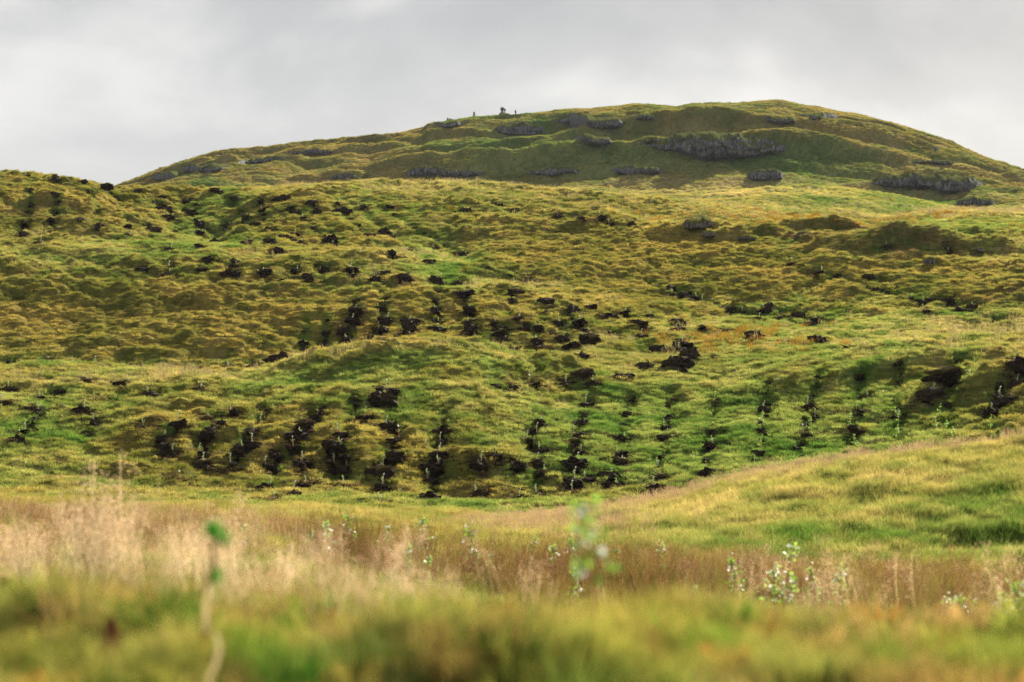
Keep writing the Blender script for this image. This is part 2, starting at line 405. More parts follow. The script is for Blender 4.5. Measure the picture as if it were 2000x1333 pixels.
# ------------------------------------------------------------------ materials
def leafy(name, attr='col', inst=True, trans=.35, vtint=None, warmth=(1.3, 1.2, .82)):
    m = bpy.data.materials.new(name); m.use_nodes = True
    t = m.node_tree; t.nodes.clear()
    a = N(t, 'ShaderNodeAttribute', attribute_name=attr, attribute_type='INSTANCER' if inst else 'GEOMETRY')
    c = a.outputs['Color']
    if vtint:
        v = N(t, 'ShaderNodeAttribute', attribute_name=vtint)
        mu = N(t, 'ShaderNodeMix', data_type='RGBA', blend_type='MULTIPLY'); mu.inputs['Factor'].default_value = 1
        t.links.new(c, mu.inputs['A']); t.links.new(v.outputs['Color'], mu.inputs['B']); c = mu.outputs['Result']
    d = N(t, 'ShaderNodeBsdfDiffuse'); tr = N(t, 'ShaderNodeBsdfTranslucent'); mi = N(t, 'ShaderNodeMixShader')
    mi.inputs[0].default_value = trans
    t.links.new(c, d.inputs['Color'])
    warm = N(t, 'ShaderNodeMix', data_type='RGBA', blend_type='MULTIPLY'); warm.inputs['Factor'].default_value = 1
    t.links.new(c, warm.inputs['A']); warm.inputs['B'].default_value = (*warmth, 1)
    t.links.new(warm.outputs['Result'], tr.inputs['Color'])
    t.links.new(d.outputs[0], mi.inputs[1]); t.links.new(tr.outputs[0], mi.inputs[2])
    o = N(t, 'ShaderNodeOutputMaterial'); t.links.new(mi.outputs[0], o.inputs['Surface'])
    return m
def plain(name, c1, c2, scale=6, rough=.95, bump=0.0, detail=6):
    m = bpy.data.materials.new(name); m.use_nodes = True
    t = m.node_tree; b = t.nodes['Principled BSDF']; b.inputs['Roughness'].default_value = rough
    b.inputs['Specular IOR Level'].default_value = .03
    tcn = N(t, 'ShaderNodeTexCoord'); n = N(t, 'ShaderNodeTexNoise'); n.inputs['Scale'].default_value = scale; n.inputs['Detail'].default_value = detail
    n.inputs['Roughness'].default_value = .65
    r = ramp(t, [(.32, c1), (.68, c2)])
    t.links.new(tcn.outputs['Object'], n.inputs['Vector']); t.links.new(n.outputs['Fac'], r.inputs['Fac']); t.links.new(r.outputs['Color'], b.inputs['Base Color'])
    if bump:
        bn = N(t, 'ShaderNodeBump'); bn.inputs['Strength'].default_value = bump; bn.inputs['Distance'].default_value = .1
        t.links.new(n.outputs['Fac'], bn.inputs['Height']); t.links.new(bn.outputs[0], b.inputs['Normal'])
    return m
M_ground = bpy.data.materials.new('moorland'); M_ground.use_nodes = True
t = M_ground.node_tree; b = t.nodes['Principled BSDF']; b.inputs['Roughness'].default_value = 1; b.inputs['Specular IOR Level'].default_value = 0
a = N(t, 'ShaderNodeAttribute', attribute_name='col')
g = N(t, 'ShaderNodeNewGeometry'); n = N(t, 'ShaderNodeTexNoise'); n.inputs['Scale'].default_value = 3.5; n.inputs['Detail'].default_value = 8; n.inputs['Roughness'].default_value = .75
r = ramp(t, [(.35, (.55, .55, .55)), (.7, (1.25, 1.22, 1.1))])
mu = N(t, 'ShaderNodeMix', data_type='RGBA', blend_type='MULTIPLY'); mu.inputs['Factor'].default_value = 1
t.links.new(g.outputs['Position'], n.inputs['Vector']); t.links.new(n.outputs['Fac'], r.inputs['Fac'])
t.links.new(a.outputs['Color'], mu.inputs['A']); t.links.new(r.outputs['Color'], mu.inputs['B']); t.links.new(mu.outputs['Result'], b.inputs['Base Color'])
bn = N(t, 'ShaderNodeBump'); bn.inputs['Strength'].default_value = .8; bn.inputs['Distance'].default_value = .15
t.links.new(n.outputs['Fac'], bn.inputs['Height']); t.links.new(bn.outputs[0], b.inputs['Normal'])

M_leaf = leafy('leafy_tufts', vtint='tint')
M_straw = leafy('seeding_grass', vtint='tint', trans=.42, warmth=(1.1, 1.0, .88))
M_peat = plain('peat', (.007, .005, .004), (.052, .035, .025), 14, bump=1)
M_peat2 = plain('dry_peat', (.012, .009, .007), (.070, .050, .036), 14, bump=1)
M_turf = plain('dead_turf', (.06, .045, .02), (.18, .14, .06), 14, bump=.8)
M_stem = plain('pale_stem', (.35, .29, .22), (.6, .52, .42), 20)
M_guard = plain('red_bark', (.30, .13, .06), (.42, .20, .10), 20)
M_stone = plain('summit_stone', (.05, .045, .045), (.14, .125, .12), 5, bump=.5)
M_conc = plain('weathered_concrete', (.26, .23, .19), (.42, .39, .34), 5, bump=.2)

# ------------------------------------------------------------------ rows of mounds (photograph positions -> ground)
ROWS = [
 ('on the left skyline', 'lr', [(54,344),(109,347),(162,354),(210,365)]),
 ('on the shoulder of the left skyline mound', 'lr', [(268,372),(317,384),(364,393),(322,409),(371,416),(331,428),(385,440)]),
 ('along the upper heather slope', 'lr', [(420,372),(459,388),(508,391),(555,389),(610,393),(659,396),(710,402),(762,402)]),
 ('in orange heather below the top edge', 'lr', [(480,423),(515,407),(568,405),(620,412),(673,412),(498,437),(592,423)]),
 ('at the foot of the shaded left mound', 'lr', [(46,435),(100,428),(47,458),(102,451),(77,475),(196,442)]),
 ('in the green hollow left of the gully', 'lr', [(249,440),(250,459),(291,437),(303,454),(343,452),(392,454)]),
 ('beside the green gully', 'lr', [(445,440),(483,475),(420,472),(389,482),(329,486),(526,472),(543,491)]),
 ('in the brown heather above the bench', 'lr', [(575,458),(589,475),(645,468),(652,479)]),
 ('in the row along the grassy bench', 'lr', [(280,524),(335,522),(396,530),(459,521),(517,528),(575,528),(631,528),(690,528)]),
 ('just under the row of the grassy bench', 'lr', [(328,536),(405,514),(454,538),(550,545),(603,542),(687,540),(734,544),(746,533),(792,544)]),
 ('along the foot of the dark heather bowl', 'lr', [(26,715),(91,710),(144,713),(179,717),(317,729),(377,722),(438,719),(503,715),(557,703),(617,696)]),
 ('on the slope between gully and spur', 'lr', [(752,453),(764,461),(799,488),(766,493),(839,514),(851,484),(911,498),(1032,545)]),
 ('on the pale top slope', 'lr', [(913,412),(972,400),(1007,411),(1091,425),(1140,430),(1176,423),(1193,435),(1233,439)]),
 ('in the left of two dark columns', 'tb', [(857,544),(848,554),(850,582),(853,607),(855,628),(857,645),(862,665)]),
 ('in the right of two dark columns', 'tb', [(895,558),(909,572),(918,603),(918,628),(920,645),(923,661),(930,675)]),
 ('in the upper dark patch below the spur', 'lr', [(1009,573),(1067,586),(1121,608),(1155,601),(1190,619),(1221,610),(1270,619),(965,628),(1018,624)]),
 ('amid the dark patch below the spur', 'lr', [(1088,630),(1133,631),(1197,652),(1249,635),(1319,631),(1324,644),(1025,645),(976,651),(1081,651),(1144,649)]),
 ('low in the dark patch below the spur', 'lr', [(1256,658),(1102,661),(1049,665),(986,666),(1155,666),(1116,677),(1053,679),(1330,663),(1337,675),(1288,684),(1074,689)]),
 ('left of the two dark columns', 'lr', [(694,626),(671,644),(676,663),(724,658),(734,642),(752,628),(801,628),(804,642),(794,661)]),
 ('just above the pale curved crest', 'lr', [(689,679),(743,673),(696,607),(741,603)]),
 ('upper row under the pale curved crest', 'lr', [(685,707),(748,698),(802,696),(860,701),(927,701),(986,705),(1060,710),(1135,700)]),
 ('lower row under the pale curved crest', 'lr', [(687,729),(750,722),(809,719),(862,719),(883,733),(946,722),(1004,719),(1127,717)]),
 ('in olive heather under the pale crest', 'lr', [(1000,735),(1095,735),(1140,736),(1105,747),(1158,747),(1039,749),(969,754),(997,756),(1218,736),(1263,733),(1326,729),(1312,719)]),
 ('on the pale grass right of centre', 'lr', [(1352,698),(1331,684),(1398,696),(1419,647),(1372,643),(1477,659),(1538,668),(1598,668),(1657,680)]),
 ('in the faint rows on the yellow slope', 'lr', [(1454,607),(1496,605),(1480,621),(1524,619),(1563,617),(1594,624),(1314,575),(1359,579),(1373,587)]),
 ('on the far right slope', 'lr', [(1600,530),(1545,514),(1734,481),(1854,491),(1801,589),(1808,607),(1857,582),(1780,580),(1900,600)]),
 ('in green grass at the left edge', 'lr', [(16,762),(74,776),(65,803),(46,839),(35,859),(7,785),(168,743),(242,747),(186,775),(161,799),(182,822)]),
 ('on the middle of the lower left slope', 'lr', [(391,764),(296,771),(277,832),(350,824),(406,818),(434,822),(459,803),(534,801),(508,825)]),
 ('among olive bushes at lower left', 'lr', [(317,852),(406,848),(490,845),(494,866),(469,876),(396,881),(328,887),(396,904),(455,904),(359,943)]),
 ('in the leaning dark row of the lower slope', 'tb', [(613,811),(596,831),(582,852),(575,871),(540,887),(526,909),(519,950)]),
 ('in the dark cluster right of the leaning row', 'lr', [(666,846),(655,871),(673,890),(592,901),(645,904),(596,915),(669,915),(713,813)]),
 ('along the foot of the lower slope', 'lr', [(592,948),(667,950),(533,974),(575,967),(734,981),(748,950),(839,974),(904,974),(937,964),(1011,971),(1053,967)]),
 ('in the short row below the crest', 'tb', [(755,761),(755,777),(734,785)]),
 ('in the dark hollow left of centre', 'tb', [(759,836),(769,855),(773,890),(748,908),(746,925)]),
 ('in the tall dark row at the centre', 'tb', [(860,862),(857,887),(846,908),(844,939)]),
 ('between the centre rows', 'lr', [(934,904),(965,887),(1011,908),(1063,925)]),
 ('in the first row right of centre', 'tb', [(1056,824),(1039,843),(1035,859),(1056,880),(1053,904)]),
 ('in the second row right of centre', 'tb', [(1148,789),(1123,848),(1123,862),(1130,881),(1123,904),(1119,936),(1109,957)]),
 ('in the third row right of centre', 'tb', [(1225,806),(1214,855),(1211,883),(1214,904),(1211,922),(1204,950)]),
 ('on the ditch line joining two rows', 'lr', [(1151,932),(1190,929)]),
 ('in the fourth row right of centre', 'tb', [(1302,834),(1298,852),(1288,911),(1291,932),(1284,950),(1267,981)]),
 ('in the fifth row right of centre', 'tb', [(1388,838),(1388,869),(1382,922)]),
 ('in the green rows on the right', 'lr', [(1493,799),(1479,901),(1584,790),(1594,813),(1577,848),(1668,834),(1682,799),(1692,775)]),
 ('on the dark bank at the right edge', 'lr', [(1759,813),(1819,769),(1847,740),(1938,801),(1987,754),(1994,719),(1960,775)]),
]
ORD = ['first', 'second', 'third', 'fourth', 'fifth', 'sixth', 'seventh', 'eighth', 'ninth', 'tenth', 'eleventh', 'twelfth', 'thirteenth']
MOUNDS = []
for phrase, order, pts in ROWS:
    pts = sorted(set(pts), key=(lambda p: p[0]) if order == 'lr' else (lambda p: p[1]))
    for i, (px, py) in enumerate(pts):
        X, Y, zz = hit(px, py + 3, 66 if py > 735 or (py > 672 and px > 1500) else 108)
        MOUNDS.append((px, py, X, Y, zz, phrase, ORD[i] + (' from left' if order == 'lr' else ' from top')))
MXY = np.array([(m[2], m[3]) for m in MOUNDS])
# peat scrapes in the cover around each mound
LINES = [([(620,800),(575,870),(520,950)],0), ([(762,765),(770,850),(750,920),(735,985)],.4), ([(875,790),(858,870),(843,975)],.5), ([(1060,800),(1037,850),(1053,965)],.4),
 ([(1150,780),(1125,850),(1108,965)],.5), ([(1235,775),(1213,860),(1200,955)],.5), ([(1310,765),(1300,850),(1270,985)],.5), ([(1400,745),(1388,840),(1375,940)],.45), ([(1500,745),(1490,860),(1475,910)],.35),
 ([(1600,725),(1580,820),(1555,910)],.4), ([(1685,725),(1668,840),(1655,910)],.35), ([(1760,715),(1752,800),(1755,895)],.4), ([(1870,705),(1850,780),(1860,870)],.1), ([(1955,740),(1935,830),(1930,850)],.2),
 ([(700,770),(668,850),(665,950)],.4), ([(510,800),(470,870),(455,910)],.4), ([(420,800),(396,880),(380,920)],.3), ([(330,800),(320,890)],.3),
 ([(855,542),(850,600),(860,668)],.8), ([(905,558),(918,610),(930,680)],.8), ([(752,560),(750,620),(742,675)],.4), ([(700,560),(690,620),(680,682)],.45), ([(1000,575),(985,620),(985,668)],.25), ([(1075,590),(1050,640),(1050,670)],.25),
 ([(380,400),(400,440),(450,492)],.1), ([(500,395),(530,440),(590,482)],.3), ([(600,395),(640,440),(665,482)],.2), ([(690,400),(760,455),(850,518)],.3), ([(740,400),(850,470),(930,515),(1035,548)],.2),
 ([(262,372),(330,410),(350,455)],.5), ([(318,384),(372,420),(395,455)],.5), ([(1300,560),(1450,607),(1600,640)],.3), ([(1250,545),(1370,585),(1500,625)],.3), ([(1450,590),(1570,618),(1700,650)],.2),
 ([(1600,530),(1700,560),(1850,600),(1960,625)],.35), ([(1700,540),(1800,575),(1950,600)],.3), ([(60,345),(60,400),(46,458)],.2), ([(110,348),(112,400),(100,460)],.2), ([(165,356),(190,400),(196,445)],.2), ([(212,366),(245,410),(250,460)],.3), ([(430,372),(470,410),(540,480)],.25), ([(560,392),(600,430),(640,478)],.3), ([(650,396),(700,440),(770,495)],.3), ([(460,512),(458,540)],.4), ([(400,512),(396,540)],.4), ([(520,515),(516,545)],.4), ([(578,515),(572,548)],.4), ([(634,515),(628,560)],.3), ([(20,700),(30,732)],.4), ([(92,698),(92,730)],.4), ([(145,698),(146,730)],.4), ([(600,620),(590,690)],.2), ([(640,610),(632,690)],.3), ([(1120,590),(1100,680)],.3), ([(1270,615),(1250,690)],.3), ([(240,760),(180,830),(160,880)],.2), ([(120,760),(60,830),(40,870)],.3),
 ([(1230,620),(1190,655)],.3), ([(1330,640),(1355,700),(1330,735)],.2)]
LPTS = []
for pl, wt in LINES:
    for (ax, ay), (bx, by) in zip(pl[:-1], pl[1:]):
        n_ = max(2, int(math.hypot(bx - ax, by - ay) / 9))
        for k_ in range(n_):
            q_ = k_ / n_; px_, py_ = ax + (bx - ax) * q_, ay + (by - ay) * q_
            x_, y_, _z = hit(px_, py_, 66 if (py_ > 735 or (py_ > 700 and px_ > 1250)) else 108); LPTS.append((x_, y_, wt))
LPTS = np.array(LPTS)
def field(X, Y, pts, rx, ry, wts=None):
    """largest soft blob value over many points, using a coarse bucket grid"""
    out = np.zeros(len(X)); bx = np.floor(X / 2).astype(int); by = np.floor(Y / 2).astype(int)
    key = (bx + 500) * 4000 + by; order = np.argsort(key, kind='stable'); ks = key[order]
    for i_, p in enumerate(pts):
        cx_, cy_ = p[0], p[1]
        for dx in (-1, 0, 1):
            k0 = (int(math.floor(cx_ / 2)) + dx + 500) * 4000 + int(math.floor(cy_ / 2)) - 1
            a_, b_ = np.searchsorted(ks, k0), np.searchsorted(ks, k0 + 3)
            if a_ == b_: continue
            idx = order[a_:b_]
            d = ((X[idx] - cx_) / rx) ** 2 + ((Y[idx] - cy_) / ry) ** 2
            v = np.exp(-d) * (1 if wts is None else wts[i_])
            out[idx] = np.maximum(out[idx], v)
    return out
def furrow(X, Y): return field(X, Y, LPTS, .42, .55)
def furrow_peat(X, Y): return field(X, Y, LPTS, .34, .5, LPTS[:, 2]) * sstep(-.15, .2, fbm(X / .5, Y / .9, 93, 2) + .1)
def peat_at(X, Y, grow=1.0):
    return np.maximum(peat_m(X, Y, grow), 1.1 * furrow_peat(X, Y))
def peat_m(X, Y, grow=1.0):
    p = np.zeros(len(X))
    for x, y in MXY:
        s = np.abs(X - x) < 1.6
        if not s.any(): continue
        idx = np.nonzero(s & (np.abs(Y - y) < 2.2))[0]
        if not len(idx): continue
        d = ((X[idx] - x) / (.43 * grow)) ** 2 + ((Y[idx] - y - .1) / (.62 * grow)) ** 2
        p[idx] = np.maximum(p[idx], np.exp(-d ** 1.3))
    return p
PEAT = np.zeros_like(Z)
kr = np.nonzero((YR > 64) & (YR < 195))[0]
sl_ = slice(kr[0], kr[-1] + 1)
PEAT[sl_] = peat_at(XX[sl_].ravel(), YY[sl_].ravel()).reshape(XX[sl_].shape)
PEAT *= np.clip(.75 + .9 * fbm(XX / .5, YY / .5, 91, 3), 0, 1)
FUR = np.zeros_like(Z); FUR[sl_] = furrow(XX[sl_].ravel(), YY[sl_].ravel()).reshape(XX[sl_].shape)
Z = Z - .22 * PEAT - .32 * FUR

# ------------------------------------------------------------------ terrain meshes
def terrain(name, k0, k1):
    sl = slice(k0, k1)
    V = np.stack([XX[sl], YY[sl], Z[sl]], -1).reshape(-1, 3)
    fz = .8 * FUR[sl].ravel()[:, None]
    nr, nc = k1 - k0, len(PX)
    i = np.arange(nr - 1)[:, None] * nc + np.arange(nc - 1)[None, :]
    Fc = np.stack([i, i + 1, i + nc + 1, i + nc], -1).reshape(-1, 4)
    me = mesh_np(name, V, Fc, True)
    c, _ = colour(PXX[sl].ravel(), PYB[sl].ravel(), V[:, 0].astype(float), V[:, 1].astype(float), vnoise(V[:, 0] / .3, V[:, 1] / .3, 77))
    # furrows are greener, and all ground is darker than the tufts on it
    c = (c * (1 - fz) + np.array([.095, .22, .03]) * fz) * .54
    p = PEAT[sl].ravel()[:, None]
    p = sstep(.15, .5, p)
    c = c * (1 - p) + np.array([.028, .019, .015]) * p
    at = me.color_attributes.new('col', 'FLOAT_COLOR', 'POINT')
    at.data.foreach_set('color', np.concatenate([c, np.ones((len(c), 1))], 1).astype(np.float32).ravel())
    o = link(name, me, M_ground)
    tag(o, kind='structure')
    return o
k62 = int(np.searchsorted(YR, 64)); k235 = int(np.searchsorted(YR, 236))
terrain('ground', 0, k62 + 1)
terrain('hillside', k62, k235 + 1)
terrain('hill', k235, len(YR))
# ground behind the camera
xs = np.linspace(-30, 30, 40); ys = np.linspace(-60, .35, 40)
gx, gy = np.meshgrid(xs, ys)
gz = -1.22 - .0 * gy + .12 * fbm(gx / 3, gy / 3, 99, 3) - .25 * sstep(.6, 0, np.abs(gx)) * 0 - .12
V = np.stack([gx, gy, gz], -1).reshape(-1, 3); i = np.arange(39)[:, None] * 40 + np.arange(39)[None, :]
me = mesh_np('meadow', V, np.stack([i, i + 1, i + 41, i + 40], -1).reshape(-1, 4), True)
at = me.color_attributes.new('col', 'FLOAT_COLOR', 'POINT')
at.data.foreach_set('color', np.tile(np.array([.12, .14, .03, 1], np.float32), len(V)))
tag(link('meadow', me, M_ground), kind='structure')

# ------------------------------------------------------------------ tuft prototypes
ALB = .80
protos = bpy.data.collections.new('tuft_shapes')
def blades(n, R, h0, h1, wdt, lean, droop, seg=2, up=.0, tint0=(.7, .8, .7), tint1=(1.2, 1.1, 1.0), wind=(.35, 0)):
    V = []; Fq = []; T = []
    for k in range(n):
        a = random.uniform(0, 2 * math.pi); rr = R * math.sqrt(random.random())
        bx, by = rr * math.cos(a), rr * math.sin(a)
        h = random.uniform(h0, h1); l = lean * random.uniform(.3, 1)
        ax = a + random.uniform(-.7, .7)
        dx = math.cos(ax) * l + wind[0] * random.uniform(.3, 1) * h; dy = math.sin(ax) * l + wind[1] * h
        wa = random.uniform(0, math.pi); wxx, wyy = math.cos(wa) * wdt / 2, math.sin(wa) * wdt / 2
        base = len(V)
        tt = random.uniform(.75, 1.2)
        for s in range(seg + 1):
            q = s / seg
            cx = bx + dx * q * q; cy_ = by + dy * q * q; cz = up + h * (q - droop * q * q * q)
            ww = 1 - q * .85
            V += [(cx - wxx * ww, cy_ - wyy * ww, cz), (cx + wxx * ww, cy_ + wyy * ww, cz)]
            c = [tt * (tint0[i] * (1 - q) + tint1[i] * q) for i in range(3)]
            T += [c, c]
        for s in range(seg):
            i = base + 2 * s
            Fq.append((i, i + 1, i + 3, i + 2))
    return V, Fq, T
def sprigs(n, R, H, size, tint0=(.75, .85, .75), tint1=(1.25, 1.1, .9)):
    """bushy dome of little leaf faces"""
    V = []; Fq = []; T = []
    for k in range(n):
        a = random.uniform(0, 2 * math.pi); u = random.random() ** .5; e = random.random()
        rr = R * u; z = H * math.sqrt(max(0, 1 - u * u * .95)) * (1 - .55 * e * e)
        c0 = Vector((rr * math.cos(a), rr * math.sin(a), z))
        d = Vector((random.gauss(0, 1), random.gauss(0, 1), random.gauss(.6, .7))).normalized() * size * random.uniform(.6, 1.3)
        s = d.cross(Vector((random.gauss(0, 1), random.gauss(0, 1), random.gauss(0, 1)))).normalized() * size * .38
        b = len(V)
        V += [tuple(c0 - s * .4), tuple(c0 + s * .4), tuple(c0 + d * .6 + s), tuple(c0 + d)]
        q = 1 - e; tt = random.uniform(.75, 1.2)  # outer leaves yellower; inner ones darker, tuft shade put into the tint
        c = [tt * (tint0[i] * (1 - q) + tint1[i] * q) for i in range(3)]
        T += [c] * 4
        Fq.append((b, b + 1, b + 2, b + 3))
    return V, Fq, T
def join(*ps):
    V = []; Fq = []; T = []
    for v, f, t in ps:
        o = len(V); V += list(v); T += list(t); Fq += [tuple(i + o for i in x) for x in f]
    return V, Fq, T
def proto(name, vft, mat):
    me = mesh_np(name, vft[0], vft[1])
    at = me.color_attributes.new('tint', 'FLOAT_COLOR', 'POINT')
    at.data.foreach_set('color', np.array([(*c, 1) for c in vft[2]], np.float32).ravel())
    me.materials.append(mat)
    o = bpy.data.objects.new(name, me)
    protos.objects.link(o)
    return o
def scatter(name, label, cat, P3, scl, rotz, tilt, colr, variants):
    """one stuff object: points with attributes, tufts instanced on them"""
    n = len(P3)
    if n == 0: return None
    cs = bpy.data.collections.new(name + '_shapes')
    for v in variants: cs.objects.link(v)
    me = bpy.data.meshes.new(name); me.vertices.add(n); me.vertices.foreach_set('co', np.asarray(P3, np.float32).ravel())
    a = me.attributes.new('scl', 'FLOAT', 'POINT'); a.data.foreach_set('value', np.asarray(scl, np.float32))
    a = me.attributes.new('rot', 'FLOAT_VECTOR', 'POINT'); a.data.foreach_set('vector', np.stack([tilt[0], tilt[1], rotz], -1).astype(np.float32).ravel())
    a = me.attributes.new('idx', 'INT', 'POINT'); a.data.foreach_set('value', rng.integers(0, len(variants), n).astype(np.int32))
    a = me.attributes.new('col', 'FLOAT_COLOR', 'POINT'); a.data.foreach_set('color', np.concatenate([colr * ALB, np.ones((n, 1))], 1).astype(np.float32).ravel())
    o = link(name, me)
    tg = bpy.data.node_groups.new(name + '_spread', 'GeometryNodeTree')
    tg.interface.new_socket('Geometry', in_out='INPUT', socket_type='NodeSocketGeometry')
    tg.interface.new_socket('Geometry', in_out='OUTPUT', socket_type='NodeSocketGeometry')
    gi = tg.nodes.new('NodeGroupInput'); go = tg.nodes.new('NodeGroupOutput')
    ip = tg.nodes.new('GeometryNodeInstanceOnPoints')
    ci = tg.nodes.new('GeometryNodeCollectionInfo'); ci.inputs['Collection'].default_value = cs
    ci.inputs['Separate Children'].default_value = True; ci.inputs['Reset Children'].default_value = True
    def na(nm, ty):
        x = tg.nodes.new('GeometryNodeInputNamedAttribute'); x.data_type = ty; x.inputs['Name'].default_value = nm; return x.outputs['Attribute']
    L = tg.links.new
    L(gi.outputs[0], ip.inputs['Points']); L(ci.outputs[0], ip.inputs['Instance']); ip.inputs['Pick Instance'].default_value = True
    L(na('idx', 'INT'), ip.inputs['Instance Index'])
    er = tg.nodes.new('FunctionNodeEulerToRotation'); L(na('rot', 'FLOAT_VECTOR'), er.inputs[0]); L(er.outputs[0], ip.inputs['Rotation'])
    L(na('scl', 'FLOAT'), ip.inputs['Scale']); L(ip.outputs[0], go.inputs[0])
    md = o.modifiers.new('spread', 'NODES'); md.node_group = tg
    tag(o, label, cat, kind='stuff')
    return o
def sample(n, y0, y1, p0=-150, p1=2150):
    Y = np.sqrt(rng.uniform(y0 * y0, y1 * y1, n)); px = rng.uniform(p0, p1, n)
    return px, Y
def visible(px, Y, z, slack=14):
    """drop tufts far behind a crest"""
    j = np.clip(np.searchsorted(PX, px), 0, len(PX) - 1); k = np.clip(np.searchsorted(YR, Y), 0, len(YR) - 1)
    py = HOR - F * z / Y
    return py < CM[k, j] + slack
def place(n, y0, y1, variants, name, label, cat, size, weight=None, sink=.0, tiltv=.12, p0=-150, p1=2150, cmul=1.0, keep_peat=False, ccol=None, slack=14, sfun=None):
    px, Y = sample(n, y0, y1, p0, p1)
    X = (px - 1000) / F * Y; z = zat(px, Y)
    ok = visible(px, Y, z, slack)
    px, Y, X, z = px[ok], Y[ok], X[ok], z[ok]
    rnd = rng.random(len(px)); py = HOR - F * z / Y
    c, W = colour(px, py, X, Y, rnd)
    if weight is not None:
        keep = rng.random(len(px)) < weight(px, py, X, Y, W)
        px, Y, X, z, c, py, rnd = px[keep], Y[keep], X[keep], z[keep], c[keep], py[keep], rnd[keep]
    if y0 < 190 and y1 > 66:
        fu = furrow(X, Y)[:, None] * .8
        c = c * (1 - fu) + fu * (np.array([.080, .205, .036]) * (.7 + .6 * rnd[:, None]))
    if y0 < 190 and y1 > 70 and not keep_peat:
        keep = rng.random(len(px)) > .95 * sstep(.25, .7, peat_at(X, Y))
        px, Y, X, z, c, py, rnd = px[keep], Y[keep], X[keep], z[keep], c[keep], py[keep], rnd[keep]
    if ccol is not None: c = ccol(c, px, py, X, Y, rnd)
    s = size * rng.uniform(.65, 1.35, len(px))
    if sfun is not None: s = s * sfun(px, Y)
    scatter(name, label, cat, np.stack([X, Y, z - sink * s], -1), s, rng.uniform(-.6, .6, len(px)) if 'wind' in cat else rng.uniform(0, 6.28, len(px)),
            (rng.normal(0, tiltv, len(px)), rng.normal(0, tiltv, len(px))), c * cmul, variants)
    print(name, len(px))

def fgcol(c, px, py, X, Y, rnd):
    a = sstep(.02, .35, fbm(X / .30, Y / .45, 231, 2))[:, None]; b_ = sstep(.08, .38, fbm(X / .22, Y / .4, 233, 2))[:, None]; d = sstep(.05, .35, fbm(X / .25, Y / .5, 235, 2))[:, None]
    q = (.6 + .7 * rnd[:, None])
    c = c * (1 - .8 * a) + .8 * a * np.array([.12, .26, .03]) * q
    c = c * (1 - .75 * b_) + .75 * b_ * np.array([.42, .27, .12]) * q
    return c * (1 - .7 * d) + .7 * d * np.array([.38, .36, .10]) * q
V_bush = [proto('bush_tuft', sprigs(100, .22, .08, .030), M_leaf) for k in range(4)]
V_grass = [proto('grass_tuft', blades(60, .20, .10, .24, .016, .16, .35, 2, 0, wind=(.5, -.2)), M_leaf) for k in range(4)]
V_gfine = [proto('fine_grass_tuft', blades(85, .16, .12, .34, .0065, .14, .3, 3, 0), M_leaf) for k in range(4)]
V_far = [proto('far_tuft', join(sprigs(70, .8, .45, .14), blades(40, .7, .3, .6, .05, .2, .3, 2)), M_leaf) for k in range(3)]

def heathw(px, py, X, Y, W): return np.clip(W[0] * 1.3 + W[3] * 1.3, 0.05, 1)
def grassw(px, py, X, Y, W): return np.clip(W[1] * 1.1 + W[2] * 1.2 + .25, 0, 1)
place(150000, 68, 200, V_bush, 'heather', 'olive and orange heather cushions covering the planted slopes', 'heather', 1.0, heathw, sink=.05)
place(200000, 66, 200, V_grass, 'slope_grass', 'green and straw coloured grass between the heather on the slopes', 'grass', 1.0, grassw, cmul=1.1)
place(130000, 250, 575, V_far, 'hill_grass', 'short dark green grass covering the distant rounded hill', 'grass', .5, lambda px, py, X, Y, W: np.full(len(px), .95), slack=20)
place(60000, 26, 68, V_gfine, 'knoll_grass', 'green and yellow meadow grass on the right knoll and hollow', 'grass', 1.0, None)

# straw seed heads: thin stem with a loose panicle
def panicle_tuft(n, R, h0, h1, head=.16, wd=.0035, leaves=26):
    V = []; Fq = []; T = []
    for k in range(n):
        a = random.uniform(0, 6.28); rr = R * math.sqrt(random.random()); bx, by = rr * math.cos(a), rr * math.sin(a)
        h = random.uniform(h0, h1); dx = random.uniform(.05, .3) * h; dy = random.uniform(-.12, .12) * h
        wa = random.uniform(0, 3.14); wxx, wyy = math.cos(wa) * wd / 2, math.sin(wa) * wd / 2
        b = len(V)
        for s in range(4):
            q = s / 3
            V += [(bx + dx * q * q - wxx, by + dy * q * q - wyy, h * q), (bx + dx * q * q + wxx, by + dy * q * q + wyy, h * q)]
            T += [(.6 + .4 * q, .75 + .25 * q, .6 + .3 * q)] * 2
        for s in range(3):
            i = b + 2 * s; Fq.append((i, i + 1, i + 3, i + 2))
        for m in range(leaves):
            q = random.uniform(1 - head / h * 1.2, 1.02); sp = head * .42 * (1.03 - q) / (head / h * 1.2) + .008
            c0 = Vector((bx + dx * q * q + random.gauss(0, sp), by + dy * q * q + random.gauss(0, sp), h * q + random.gauss(0, .01)))
            d = Vector((random.gauss(.3, .6), random.gauss(0, .6), random.gauss(.5, .5))).normalized() * random.uniform(.008, .018)
            s_ = d.cross(Vector((random.gauss(0, 1), random.gauss(0, 1), random.gauss(0, 1)))).normalized() * .0032
            i = len(V); V += [tuple(c0 - s_), tuple(c0 + s_), tuple(c0 + d + s_), tuple(c0 + d - s_)]
            T += [(1.15, 1.05, 1.0)] * 4; Fq.append((i, i + 1, i + 2, i + 3))
    return V, Fq, T
V_straw = [proto('seed_head_tuft', panicle_tuft(12, .16, .50, .82), M_straw) for k in range(4)]
def gap(X, Y): return sstep(-.1, .35, fbm(X / .7, Y / 1.3, 205, 3))[:, None]
def strawcol(c, px, py, X, Y, rnd):
    return (np.array([.60, .49, .34]) * (1 - .6 * gap(X, Y)) + np.array([.20, .15, .07]) * .6 * gap(X, Y)) * (.75 + .5 * rnd[:, None])
